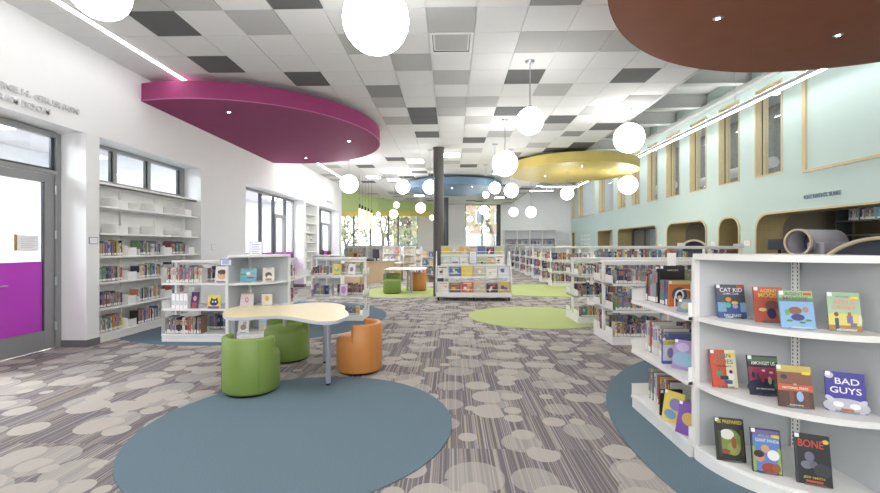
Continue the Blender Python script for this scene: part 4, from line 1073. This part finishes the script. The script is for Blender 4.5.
# near eleven: helper places by photo px of lower edge centre on shelf z, at forward distance d
def near(pxc,d,z,wpx,hpx,yawdeg,*a,**k):
    x,y=PD(pxc,d); ya_=math.radians(-yawdeg); w=wpx/F*d/(math.cos(ya_)+(pxc-440)/F*math.sin(ya_)); h=hpx/F*d*1.02
    return cover(x,y,z+.003,w,h,math.radians(yawdeg),math.radians(13),*a,**k)
Z1,Z2,Z3=.97,.52,.10
def dz(py,z): return (EYE-z)*F/(py-CY)
ye=(240,214,30); rd=(214,60,48)
near(733,dz(318.5,Z1),Z1,28,33,-10,(56,84,150),'face-out book titled CAT KID with indigo and grey cover on the near top shelf',
 [('CAT KID',.17,.83,(240,240,244),.02,.8),('COMIC CLUB',.08,.72,(225,228,238),0,.55),('DAV PILKEY',.10,.08,(240,240,245),0,.6)],
 [('r',0,.8,.5,.22,(80,78,92)),('r',0,.5,.5,.16,(64,70,84)),('r',-.35,.32,.15,.14,(120,170,200)),('r',.4,.32,.1,.14,(120,170,200)),('e',-.1,.55,.1,.07,(214,150,60)),('e',.12,.45,.12,.05,(224,196,70)),('e',-.12,.38,.1,.08,(90,190,170)),('e',.12,.35,.1,.07,(170,160,200))],flag=(rd,.93))
near(771,dz(325,Z1)+.07,Z1,29,35,-14,(196,92,70),'face-out brick red book titled AGENT MOOSE behind the blue one on the near top shelf',
 [('AGENT',.13,.88,(226,206,60),.02,.6),('MOOSE',.17,.75,(226,206,60),.02,.75)],
 [('e',.1,.48,.24,.13,(130,84,66)),('e',.06,.25,.16,.15,(50,54,100)),('e',-.24,.35,.14,.05,(226,206,150)),('e',.36,.25,.09,.08,(130,170,90))])
near(799,dz(329,Z1),Z1,34,37,-16,(134,176,218),'face-out blue and green book titled AGENT MOOSE with purple lettering on the near top shelf',
 [('AGENT',.12,.91,(120,76,140),-.05,.55),('MOOSE',.16,.78,(120,76,140),-.02,.75)],
 [('r',0,.9,.5,.1,(146,196,112)),('r',0,.76,.5,.05,(84,142,84)),('e',-.06,.47,.2,.1,(130,84,56)),('e',0,.29,.2,.09,(42,48,120)),('e',.25,.5,.09,.08,(170,130,110)),('e',-.3,.42,.07,.08,(90,170,80)),('e',.3,.22,.1,.03,(60,130,80)),('e',.12,.16,.1,.03,(60,130,80)),('e',-.25,.2,.1,.03,(60,130,80))],flag=(rd,.92))
near(846,dz(331.5,Z1),Z1,33,38,-24,(168,196,164),'face-out green and yellow book titled APPLE CRUSH on the near top shelf',
 [('LUCY KNISLEY',.055,.88,(70,130,130),0,.5),('APPLE',.15,.74,(236,150,130),.0,.66),('CRUSH',.15,.60,(236,150,130),-.02,.68)],
 [('r',0,.22,.5,.22,(214,206,104)),('r',0,.06,.5,.08,(168,122,64)),('r',-.25,.18,.06,.14,(52,64,104)),('e',-.25,.42,.07,.06,(110,60,56)),('r',.15,.30,.09,.1,(120,104,160)),('e',.15,.43,.06,.06,(150,100,80)),('r',.25,.16,.1,.05,(110,112,130)),('e',.46,.3,.06,.12,(220,216,200))],flag=(ye,.86))
near(726,dz(388,Z2),Z2,25,36,-8,(206,74,48),'face-out red and cream book titled TWIN CITIES on the near middle shelf',
 [('TWIN',.16,.84,(64,140,92),-.02,.66),('CITIES',.16,.68,(64,140,92),0,.74),('JOSE PIMIENTA',.06,.56,(40,40,40),0,.6)],
 [('r',.29,.5,.21,.5,(236,226,196)),('e',-.2,.36,.12,.09,(70,150,110)),('e',-.2,.47,.07,.05,(140,90,66)),('r',-.02,.26,.16,.05,(40,44,60)),('e',.26,.3,.12,.1,(245,245,240)),('e',.26,.42,.07,.05,(60,50,50)),('r',.12,.15,.16,.05,(70,90,150))],flag=(ye,.88))
near(766,dz(396,Z2),Z2,30,38,-12,(36,34,44),'face-out black and crimson book titled AMONGST on the near middle shelf',
 [('AMONGST US',.12,.80,(226,226,220),0,.8),('BEST FRIENDS FOREVER',.05,.16,(220,220,220),0,.6)],
 [('r',0,.9,.5,.06,(60,100,72)),('r',0,.52,.5,.18,(158,54,92)),('e',0,.2,.6,.22,(40,44,66)),('e',-.35,.5,.06,.08,(40,34,60)),('e',-.2,.46,.05,.1,(60,60,90)),('e',-.05,.42,.06,.1,(150,60,60)),('e',.18,.38,.06,.1,(190,180,120)),('e',.36,.28,.06,.1,(70,130,80)),('e',.0,.62,.06,.03,(240,200,210)),('e',.25,.58,.07,.03,(240,200,210))])
near(797,dz(407,Z2)-.02,Z2,35,40,-18,(104,62,44),'face-out brown book titled NATIONAL PARKS overlapping the black one on the near middle shelf',
 [('NATIONAL PARKS',.085,.46,(240,232,224),0,.74),('THE',.04,.55,(240,232,224),0,.1),('BILLIONS SERVED',.045,.06,(235,235,235),0,.4)],
 [('r',0,.9,.5,.1,(196,178,90)),('r',0,.7,.5,.14,(128,82,60)),('r',0,.47,.5,.08,(196,92,44)),('r',.0,.2,.5,.18,(74,50,40)),('e',.12,.27,.1,.12,(150,180,220)),('r',-.12,.2,.06,.2,(120,66,44)),('r',.3,.2,.07,.2,(104,60,42)),('e',-.3,.72,.1,.06,(50,40,40))],flag=(ye,.83))
near(847,dz(413,Z2),Z2,40,38,-27,(58,52,158),'face-out royal blue book titled BAD GUYS on the near middle shelf',
 [('BAD',.22,.76,(240,240,242),.05,.62),('GUYS',.22,.53,(240,240,242),.0,.8)],
 [('e',0,.14,.6,.2,(186,188,200)),('e',-.4,.3,.16,.06,(200,202,212),-.6),('e',.42,.26,.14,.06,(200,202,212),.6),('e',-.2,.18,.14,.07,(240,240,244)),('e',.22,.16,.14,.07,(240,240,244)),('r',.02,.06,.16,.03,(200,90,50)),('e',-.4,.9,.12,.08,(200,200,214))])
near(732,dz(462,Z3),Z3,29,40,-14,(38,42,34),'face-out dark woodland book titled BE PREPARED on the near bottom shelf',
 [('BE PREPARED',.12,.91,(214,196,70),0,.85)],
 [('e',0,.45,.4,.3,(120,144,70)),('e',-.1,.62,.24,.12,(228,228,220)),('e',.1,.3,.22,.16,(150,160,80)),('e',.12,.44,.09,.14,(160,84,50)),('e',-.2,.22,.18,.06,(140,80,50)),('r',-.36,.4,.05,.3,(70,64,40)),('r',.4,.45,.05,.3,(80,70,44))])
near(768,dz(474,Z3),Z3,30,41,-20,(52,46,66),'face-out blue book with round faces on its cover on the near bottom shelf',
 [('MARGO AND THE',.06,.84,(200,190,90),0,.5),('GIANT PANDA',.10,.73,(224,226,240),.04,.8)],
 [('r',0,.5,.45,.46,(96,132,196)),('r',-.42,.3,.05,.28,(140,180,80)),('r',.42,.3,.05,.28,(140,180,80)),('r',0,.9,.45,.07,(110,100,160)),('e',-.24,.36,.18,.12,(200,140,110)),('e',-.26,.42,.18,.08,(50,40,40)),('e',.22,.42,.2,.12,(240,240,240)),('e',.1,.12,.3,.12,(160,64,50)),('e',-.04,.55,.14,.09,(206,160,110)),('e',.3,.14,.14,.1,(150,90,60))],flag=(ye,.85))
near(815,dz(486,Z3),Z3,36,47,-24,(34,34,40),'face-out black book titled BONE in red lettering on the near bottom shelf',
 [('BONE',.21,.80,(206,74,48),-.05,.72),('JEFF SMITH',.06,.14,(200,190,80),0,.6)],
 [('r',-.47,.5,.03,.5,(60,60,70)),('e',-.1,.55,.14,.1,(110,112,128)),('e',-.2,.38,.16,.08,(120,122,138)),('e',.0,.4,.12,.07,(100,102,118)),('e',.25,.3,.25,.14,(56,58,68)),('e',.38,.88,.09,.045,(220,196,90)),('r',0,.07,.24,.02,(206,74,48))])
# near section last books, face to camera
def endcover(pxc,d,z,w,h,base,label,titles=(),shapes=(),yaw=0,tilt=0,**k):
    x,y=PD(pxc,d); return cover(x,y,z+.002,w,h,math.radians(yaw),math.radians(tilt),base,label,titles,shapes,easel=False,**k)
endcover(679.5,3.39,.96,.165,.205,(206,118,56),'orange book with a black and white face motif ending the near top shelf row',[],[('r',0,.93,.5,.07,(206,190,120)),('e',0,.45,.36,.3,(60,84,120)),('e',0,.45,.22,.2,(240,236,226)),('e',0,.42,.13,.16,(54,44,44)),('e',0,.36,.09,.07,(230,200,170))])
endcover(672.5,3.56,.96,.20,.315,(34,32,34),'tall black book titled HEROES standing among the spines on the near top shelf',[('HEROES',.055,.88,(200,190,160),.0,.45)],[])
endcover(683.5,3.12,.96,.10,.10,(120,150,180),'small blue patterned book leaning at the near end of the near top shelf',[],[('e',0,.5,.3,.3,(200,190,150))],yaw=-50,tilt=30)
endcover(673.5,3.34,.52,.17,.205,(92,98,176),'blue book with yellow title band ending the near middle shelf row',[('SCHOOL TRIP',.09,.80,(40,60,120),.05,.6)],[('r',0,.82,.48,.09,(214,206,90)),('r',0,.42,.48,.3,(220,222,232)),('e',-.15,.42,.14,.2,(150,140,190)),('e',.2,.42,.14,.2,(170,180,150))])
endcover(682,3.18,.52,.15,.22,(176,150,206),'lilac and pale blue book leaning at the near end of the near middle shelf',[],[('e',.0,.35,.5,.25,(150,190,216)),('e',-.1,.75,.3,.15,(206,190,226))],yaw=-48,tilt=20)
endcover(671.5,3.33,.12,.17,.20,(30,30,34),'black book with bright green title, last upright on the near bottom shelf',[('SAM',.2,.75,(70,180,90),0,.5),('GOES',.24,.5,(70,180,90),0,.7)],[])
endcover(671,3.20,.12,.16,.225,(226,206,96),'yellow and lilac book leaning on the near bottom shelf',[],[('e',.1,.6,.3,.2,(150,130,190)),('e',-.1,.25,.3,.15,(120,160,200))],yaw=-62,tilt=12)
endcover(686,2.98,.12,.16,.22,(120,80,170),'purple book leaning at the near end of the near bottom shelf',[],[('e',.0,.5,.3,.2,(206,170,90))],yaw=-60,tilt=16)

# left group face-outs
def lbook(px0,px1,py0,py1,z,yaw,base,label,titles=(),shapes=(),**k):
    d=(EYE-z)*F/(py1-CY); d=k.pop('d',d); x,y=PD((px0+px1)/2,d); w=(px1-px0)/F*d; h=(py1-py0)/F*d
    return cover(x,y,z+.003,w,h,math.radians(yaw),math.radians(11),base,label,titles,shapes,sticker=False,**k)
lbook(240,255.5,268.4,282,.885,5,(150,202,224),'pale blue picture book with a red boat, top shelf of the curved display',[('WATERLAND',.08,.9,(90,110,150),0,.6)],[('r',0,.2,.5,.2,(110,186,216)),('e',.15,.3,.25,.06,(196,80,64)),('e',-.3,.55,.2,.1,(130,180,110)),('e',.25,.62,.2,.08,(150,190,130)),('e',0,.62,.13,.12,(244,246,248))],d=6.62)
lbook(263,274,266.5,280,.885,22,(236,232,226),'face-out white picture book with a grey wolf, top shelf of the curved picture book display',[('WOLF',.09,.92,(180,60,60),0,.5)],[('e',0,.45,.28,.22,(110,92,80)),('e',.06,.32,.18,.12,(240,238,234)),('e',0,.14,.3,.06,(190,110,80))],d=6.78)
lbook(240,252.7,292.5,306,.50,5,(236,222,228),'pale pink picture book with a curled worm, middle shelf of the curved display',[],[('r',0,.96,.5,.04,(214,170,110)),('e',0,.5,.13,.2,(214,130,150)),('e',0,.52,.07,.12,(236,222,228))],d=6.62)
lbook(262,272,291.5,304,.50,22,(240,232,206),'face-out cream picture book with a golden figure, middle shelf of the curved picture book display',[],[('e',0,.55,.18,.22,(222,190,110)),('r',0,.96,.5,.03,(90,80,60))],d=6.78)
lbook(238,248,318.5,334,.10,5,(238,238,240),'white picture book with grey drawings on the base of the curved display',[('BEAR',.1,.88,(90,90,100),0,.6)],[('e',0,.35,.3,.18,(160,150,140)),('e',.1,.6,.2,.1,(190,180,170))],d=6.62)
lbook(259,266,318,330,.10,20,(190,216,232),'face-out pale blue picture book on the base of the curved display under the table edge',[],[('e',0,.3,.3,.2,(222,190,120))],d=6.8)
ux=U1y+.06
def ubook(px0,px1,py0,z,base,label,shapes,yaw=0,titles=(),hh=None):
    dd=6.32; x,_=PD((px0+px1)/2,dd); w=(px1-px0)/F*dd; h=hh or ((z-EYE)*F/dd+ (CY-py0) )/F*dd
    return cover(x,ux,z+.003,w,abs(h),math.radians(yaw),math.radians(10),base,label,titles,shapes,sticker=False)
ubook(209.5,224,266.5,.885,(240,240,238),'face-out white picture book with a round brown face, top shelf of the picture book section',[('e',0,.5,.34,.3,(226,190,160)),('e',0,.66,.34,.14,(96,70,56)),('e',-.1,.5,.03,.03,(30,30,30)),('e',.12,.5,.03,.03,(30,30,30)),('r',0,.08,.4,.03,(206,80,80))],hh=.25)
ubook(202,215,294.6,.50,(232,214,96),'yellow and purple picture book with a dark cat beside the white box files',[('e',0,.45,.34,.25,(56,60,96)),('e',-.2,.68,.08,.12,(56,60,96)),('e',.2,.68,.08,.12,(56,60,96)),('e',-.1,.5,.07,.07,(240,240,240)),('e',.12,.5,.07,.07,(240,240,240)),('r',0,.08,.45,.08,(140,90,170))],hh=.20)
ubook(184.5,192,292,.50,(84,60,110),'dark purple picture book touching the end of the white box files',[('e',0,.6,.25,.15,(220,180,160)),('r',0,.2,.3,.15,(190,70,90))],hh=.245)
for k in range(4):
    x,_=PD(169.5+4.2*k,6.36); e=empty('box_file',(x,U1y+.04,.501)); tag(e,'white box file, number %d from the wall bookcase on the picture book section'%(k+1),'box file','white box files')
    MB().box(-.028,.028,0,.20,0,.225).build('box',PAPER,e,bevel=.002); MB().box(-.02,.02,-.002,0,.05,.12).build('label_card',WALL2,e)
def obook(px0,px1,py0,py1,z,base,label,shapes,yaw=0):
    dd=8.27; x,y=PD((px0+px1)/2,dd); w=(px1-px0)/F*dd; h=(py1-py0)/F*dd
    return cover(x,y,z+.003,w,h,math.radians(yaw),math.radians(10),base,label,(),shapes,sticker=False)
obook(332.5,341,266,277,.885,(226,214,110),'face-out yellow picture book on the top shelf of the open range',[('e',0,.5,.3,.2,(170,190,150)),('e',-.1,.6,.1,.1,(240,240,230))])
obook(347.5,355,266,277,.885,(240,238,238),'face-out white picture book tilted on the top shelf of the open range',[('e',0,.5,.25,.2,(150,130,150))],-12)
obook(339.5,347,286.5,299,.47,(226,206,226),'face-out lilac picture book on the middle shelf of the open range',[('e',0,.5,.3,.3,(190,150,206)),('r',0,.85,.4,.05,(240,240,240))])
# acrylic signs
def astand(px,py0,py1,d,w,label,z=None,fr=LAV):
    x,y,zb=PD(px,d,py1); zb=z if z is not None else zb; h=(py1-py0)/F*d
    e=empty('acrylic_sign',(x,y,zb)); tag(e,label,'sign'); MB().box(-w/2,w/2,0,.004,0,h).build('frame',fr,e)
    MB().box(-w/2+.012,w/2-.012,-.003,0,.012,h-.012).build('sheet',PAPER,e)
    t=MB()
    for k in range(5): t.box(-w*.32,w*.32*(.7 if k%2 else 1),-.0045,-.003,h*.8-h*.13*k-.004,h*.8-h*.13*k+.004)
    t.build('text_lines',LAV,e); MB().box(-w*.4,w*.4,-.02,.09,0,.003).build('foot',CLEAR,e); return e
astand(256,240.8,257.6,6.75,.21,'upright blue-edged acrylic notice on top of the curved picture book display',1.251)
e=astand(226,259,266,6.24,.175,'small blue-edged sign clipped to the end of the picture book section top')
astand(473,251,264,11.55,.19,'pale portrait notice on the wheeled display centre',None)
# ================================================================ WHEELED DISPLAY
x0,yd=PD(435.8,11.25); x1=PD(511.5,11.25)[0]; W=x1-x0; xc=(x0+x1)/2
e=empty('book_display_cart',(xc,yd,0)); tag(e,'white wheeled four tier display of face-out picture books by the dark column','display cart')
TI=[(.20,0.0),(.62,.14),(.93,.34),(1.19,.46)]
MB().box(-W/2,W/2,0,.85,.10,.19).build('base',SHELF,e,bevel=.006)
for z,yo in TI:
    hw=W/2-(0 if z<.8 else .12)
    p=MB().box(-hw,hw,yo,yo+.16,z-.02,z).box(-hw,hw,yo-.006,yo,z-.03,z+.025).build('tier',SHELF,e)
    MB().path([(-hw,yo-.03,z+.10),(hw,yo-.03,z+.10)],.006).build('retaining_wire',SHELF,p)
    MB().box(-hw,hw,yo+.15,yo+.16,z,z+.30 if z<1 else z+.26).build('back_board',PANEL,p)
for s in (-1,1):
    MB().prism([(0,.19),(.85,.19),(.85,1.0),(.62,1.30),(.5,1.30),(.15,.85),(0,.5)],s*W/2-.01,s*W/2+.01,M=Matrix(((0,0,1,0),(1,0,0,0),(0,1,0,0),(0,0,0,1)))).build('side_panel',SHELF,e)
for sx in (-.93,0,.93):
    for yy in (.06,.79):
        c=MB().tube((sx,yy,.055),(sx,yy,.10),.012).build('caster_stem',STEEL,e)
        MB().tube((sx-.016,yy,.05),(sx+.016,yy,.05),.05,16).build('caster_wheel',BLACK,c)
CV=[(232,226,218),(84,104,160),(226,206,90),(206,186,150),(236,230,226),(222,224,232),(206,212,196),(130,90,80),(200,90,86),(206,190,170),(58,56,60),(210,178,90),(214,170,60),(196,214,226),(170,190,150),(90,110,150),(236,214,200)]
vr=random.Random(5); ordw=('first','second','third','fourth','fifth','sixth','seventh','eighth','ninth','tenth','eleventh','twelfth','13th','14th')
cname={CV[0]:'off white',CV[1]:'blue',CV[2]:'yellow',CV[3]:'tan',CV[4]:'cream white',CV[5]:'pale lilac',CV[6]:'sage',CV[7]:'brown',CV[8]:'red',CV[9]:'beige',CV[10]:'black',CV[11]:'golden',CV[12]:'amber',CV[13]:'ice blue',CV[14]:'moss green',CV[15]:'denim blue',CV[16]:'peach'}
FM={}
def facemesh(ci,ai):
    if (ci,ai) in FM: return FM[(ci,ai)]
    mb=MB(); mb.box(-.5,.5,0,.08,0,1,0); r=random.Random(ci*7+ai)
    for k in range(3): ell(mb,r.uniform(-.22,.22),r.uniform(.25,.7),r.uniform(.1,.26),r.uniform(.08,.2),-.004-.002*k,1+k%2,14)
    mb.box(-.38,.38,-.006,0,.84,.92,2)
    me=bpy.data.meshes.new('face_book'); me.from_pydata(mb.v,[],mb.f)
    for m in (cm(CV[ci]),cm(CV[(ci*3+ai+2)%len(CV)]),cm(CV[(ci*5+ai*2+7)%len(CV)])): me.materials.append(m)
    me.polygons.foreach_set('material_index',mb.mi); me.update(); FM[(ci,ai)]=me; return me
def face(x,y,z,w,h,tilt,ci,label,group,yaw=0):
    o=bpy.data.objects.new('picture_book',facemesh(ci,vr.randrange(3))); COL.objects.link(o); o.location=(x,y,z); o.scale=(w,.2,h); o.rotation_euler=(-tilt,0,yaw); tag(o,label,'book',group)
ROWC=[[0,7,8,3,10,11],[4,1,2,9,4,5],[6,13,4,5,14,9,4],[2,3,12,9,15,10,14]]
for ti,(z,yo) in enumerate(TI):
    n=6 if ti<2 else 7; hw=W/2-(.02 if ti<2 else .15)
    for k in range(n):
        w=2*hw/n*.9; h=(.29 if ti<2 else .24)*vr.uniform(.9,1.05)
        face(xc-hw+2*hw*(k+.5)/n,yd+yo+.03,z+.003,w,h,.22,ROWC[ti][k],'%s face-out picture book, %s from the column, %s tier of the wheeled display'%(cname[CV[ROWC[ti][k]]],ordw[k],('bottom','second','third','top')[ti]),'picture books on the wheeled display')
# ================================================================ FAR BOOKCASES (face-out)
def facecase(px0,px1,d,top,rows,label,n,pal,short,legs=True):
    x0_,y_=PD(px0,d); x1_=PD(px1,d)[0]; w=x1_-x0_; e=empty('picture_book_case',((x0_+x1_)/2,y_,0)); tag(e,label,'bookshelf','far picture book cases')
    MB().box(-w/2,w/2,0,.5,0,.12).build('base',SHELF,e); MB().box(-w/2,w/2,.24,.26,.12,top).build('back_panel',SHELF,e)
    for s in (-1,1): MB().box(s*w/2,s*(w/2-.025),.02,.48,.12,top-.02).build('side_post',SHELF,e)
    MB().box(-w/2,w/2,.06,.44,top-.02,top).build('canopy',SHELF,e)
    for r in range(rows):
        z=.14+(top-.2)*r/rows; MB().box(-w/2+.02,w/2-.02,.02,.24,z-.02,z).build('shelf',SHELF,e)
        for k in range(n):
            ci=vr.choice(pal); hh=(top-.2)/rows*.76
            face(x0_+w*(k+.5)/n,y_+.08,z+.004,w/n*.78,hh*vr.uniform(.85,1),.15,ci,'%s face-out book, %s place, shelf %s up, %s'%(cname[CV[ci]],ordw[k],('one','two','three','four')[r],short),'face-out books on '+short)
light=[0,4,5,6,13,16,0,4,2,8,14]
facecase(421.5,434.5,15.3,1.42,4,'far white case of bright picture books between the orange stool and dark column',2,[1,13,7,3,15,5,8],'case by the dark column')
facecase(443,450,15.3,1.42,4,'far white case seen just past the dark column above the wheeled display',1,[2,8,13,4],'case past the dark column')
facecase(403,415,18.3,1.44,4,'far white case of pale books behind the small orange stool',2,[16,3,9,0,4],'case behind the orange stool')
facecase(383,400,20.5,1.46,4,'far white case behind the small green stool',3,light,'case behind the green stool')
facecase(344,366,26.5,1.46,4,'long far white case under the soffit window beside the white wall',5,light,'window case beside the white wall')
facecase(367,391,26.5,1.46,4,'long far white case under the soffit window before the column',5,light,'middle window case')
facecase(415,421,21.0,1.44,4,'narrow far white case between the pale and the bright cases',1,[1,5,0,14],'narrow far case')
# niche bookcase items
for k,(z,c) in enumerate(((1.251,1),(1.601,0),(1.601,13),(.9,2),(1.951,4))):
    face(XL-.12,15.46+.35*(k%3),z+.002,.26,.24,.15,c,'%s book face-out in the narrow wall bookcase, shelf height %s'%(cname[CV[c]],('three','four','four, further','two','five')[k]),'books in the narrow wall bookcase',PI/2)
# white low unit by the wall, before the desk
x,y=PD(328,14.2); e=empty('low_cabinet',(x,y,0)); tag(e,'low white open cabinet against the wall before reception','cabinet')
MB().box(-.5,.5,-.2,.2,0,.08).box(-.5,-.47,-.2,.2,.08,1.13).box(.47,.5,-.2,.2,.08,1.13).box(-.01,.01,-.2,.2,.08,1.13).build('carcass',SHELF,e); MB().box(-.5,.5,-.2,.2,1.13,1.16).build('top',SHELF,e)
for z in (.42,.78): MB().box(-.47,.47,-.19,.19,z-.02,z).build('shelf',SHELF,e)
MB().box(-.47,.47,.18,.195,.08,1.13).build('back_panel',PANEL,e)
for k,(px,c,lab,h) in enumerate(((322,(80,74,78),'dark rounded plush toy',.17),(329,(120,60,60),'maroon striped ornament',.14))):
    x,y=PD(px,14.1); e=empty('shelf_ornament',(x,y,1.161)); tag(e,lab+' on top of the low white cabinet','ornament'); MB().lathe([(0,0),(.07,.0),(.085,h*.4),(.05,h*.7),(.05,h*.85),(0,h)],n=18).build('body',mat('orn%d'%k,c,.7,noise=.2),e); MB().lathe([(0,h*.8),(.04,h*.9),(0,h*1.08)],n=12).build('head',mat('orn%d'%k,c,.7,noise=.2),e)
# ================================================================ MINT SIDE FURNITURE
def tunnel(px,d,yaw,r,L,zc,label,half=False):
    x,y=PD(px,d); e=empty('reading_tunnel',(x,y,0),yaw); tag(e,label,'soft seating')
    a0,a1=(0,PI) if half else (0,2*PI); n=40; th=.035 if not half else .06
    def shell(ro,ri,l0,l1,m,nm):
        mb=MB(); vs=[];fs=[]
        k=n+1
        for i in range(k):
            a=a0+(a1-a0)*i/n
            for rr_,ll in ((ro,l0),(ri,l0),(ri,l1),(ro,l1)): vs.append((rr_*math.cos(a),ll,zc+rr_*math.sin(a)))
        for i in range(n):
            for q in range(4): fs.append((i*4+q,i*4+(q+1)%4,(i+1)*4+(q+1)%4,(i+1)*4+q))
        mb.add(vs,fs,0,True); mb.build(nm,m,e)
    shell(r,r-th,0,.05,BIRCH,'edge_ring'); shell(r-.012,r-th+.012,.05,L,UPH,'shell')
    mb=MB(); mb.prism([(math.cos(a0+(a1-a0)*i/n)*(r-th-.003),math.sin(a0+(a1-a0)*i/n)*(r-th-.003)+zc) for i in range(n+(1 if half else 0))],-L*.55,-L*.5,M=Matrix.Rotation(PI/2,4,'X')); mb.build('inner_pad',UPHD,e)
    if zc-r>.05 or half: MB().box(-r*.9,r*.9,.02,L,0,max(zc-(0 if half else r*.8),.05)).build('plinth',UPHD,e)
    return e
tunnel(797,8.5,math.radians(-76),.27,.95,1.515,'grey round reading tunnel with birch rim seen end-on above the near display')
tunnel(884,6.6,math.radians(-44),.90,.5,.70,'large grey arched seat with birch rim beside the round tunnel',True)
tunnel(694,12.4,math.radians(-30),.37,.6,1.27,'smaller grey arched seat with birch rim before the rounded shelf opening',True)
x,y=PD(829,8.3); e=empty('seat_block',(x,y,0)); tag(e,'square grey padded block against the round reading tunnel','soft seating'); MB().box(-.26,.3,-.2,.2,0,1.52).build('pad',UPH,e,bevel=.02)
x,y=PD(780,9.6); e=empty('computer_monitor',(x,y,.0),math.radians(-20)); tag(e,'slate grey screen seen from behind beside the round reading tunnel','monitor')
MB().box(-.23,.23,-.03,.03,1.36,1.60).build('screen',UPHD,e,bevel=.01); MB().tube((0,.03,.75),(0,.03,1.4),.03).build('stand',BLACK,e); MB().box(-.3,.3,-.2,.2,.70,.75).build('table_top',SHELF,e); MB().box(-.04,.04,-.04,.04,0,.7).build('post',BLACK,e)
# dark stacks inside the wide and shelf openings
def stack(x0_,x1_,y0_,y1_,zs,label,gl):
    e=empty('stack_shelving',((x0_+x1_)/2,(y0_+y1_)/2,0)); tag(e,label,'bookshelf'); w=(x1_-x0_)/2;h=(y1_-y0_)/2
    for y in (-h,0,h): MB().box(-w,w,y-.02,y+.02,0,2.5).build('upright',DARK_F,e)
    for z in zs: MB().box(-w,w,-h,h,z-.03,z).build('shelf',STEEL,e)
    k=0; r=random.Random(3)
    for z in zs:
        y=-h+3.2 if h>3 else -h+.2
        while y<h-.2:
            t=r.uniform(.03,.05)
            if r.random()<.72:
                k+=1
                if k<110:
                    c=r.choice(['grey','navy','grey','sky blue','white'])
                    o=bpy.data.objects.new('shelved_volume',bookmesh(c,k%3)); COL.objects.link(o); o.location=(x0_+.02,(y0_+y1_)/2+y,z+.001); o.rotation_euler.z=-PI/2; o.scale=(t,.2,r.uniform(.22,.3))
                    tag(o,'%s volume, %s along the dark shelving in the %s'%(c,ordn(k),gl),'book','volumes in the '+gl)
            y+=t+.002
            if r.random()<.05: y+=.3
stack(9.9,10.3,3.5,11.3,(2.08,1.73,1.35,.95),'dark steel shelving of volumes inside the wide rounded opening','wide opening')
stack(9.9,10.2,12.6,15.9,(1.75,1.15),'dark steel shelving inside the smaller rounded opening','smaller opening')

# ================================================================ LIGHT, WORLD, CAMERA
w=bpy.data.worlds.new('sky'); sc.world=w; w.use_nodes=True; bg=w.node_tree.nodes['Background']
bg.inputs[0].default_value=(1,.985,.96,1); bg.inputs[1].default_value=2.4
def area(name,loc,size,rot,power,c=(1,1,1)):
    l=bpy.data.lights.new(name,'AREA'); l.shape='RECTANGLE'; l.size,l.size_y=size; l.energy=power; l.color=c
    o=bpy.data.objects.new(name,l); COL.objects.link(o); o.location=loc; o.rotation_euler=rot; return o
cam=bpy.data.cameras.new('camera'); cam.lens=F/880*36; cam.sensor_width=36; cam.clip_start=.05; cam.clip_end=300
cam.shift_y=-(CY-246.5)/880*-1*1.0
co=bpy.data.objects.new('camera',cam); COL.objects.link(co); co.location=(0,0,EYE); co.rotation_euler=(PI/2,0,PSI); sc.camera=co
sc.view_settings.view_transform='Standard'; sc.view_settings.look='None'; sc.view_settings.gamma=1; sc.view_settings.use_curve_mapping=False
sc.view_settings.exposure=1.2
cy_=sc.cycles
cy_.max_bounces=8; cy_.diffuse_bounces=5; cy_.glossy_bounces=3; cy_.transparent_max_bounces=12; cy_.transmission_bounces=4
cy_.caustics_reflective=False; cy_.caustics_refractive=False; cy_.sample_clamp_indirect=6
cy_.use_denoising=True
import re as _re
for o in list(sc.objects):
    if 'label' in o and len(_re.findall(r"[A-Za-z0-9][A-Za-z0-9'-]*",o['label']))>16: print('LONG',o.name,o['label'])
for o in list(sc.objects):
    if o.type in('MESH','EMPTY') and o.parent is None and 'label' not in o: print('NOLABEL',o.name)
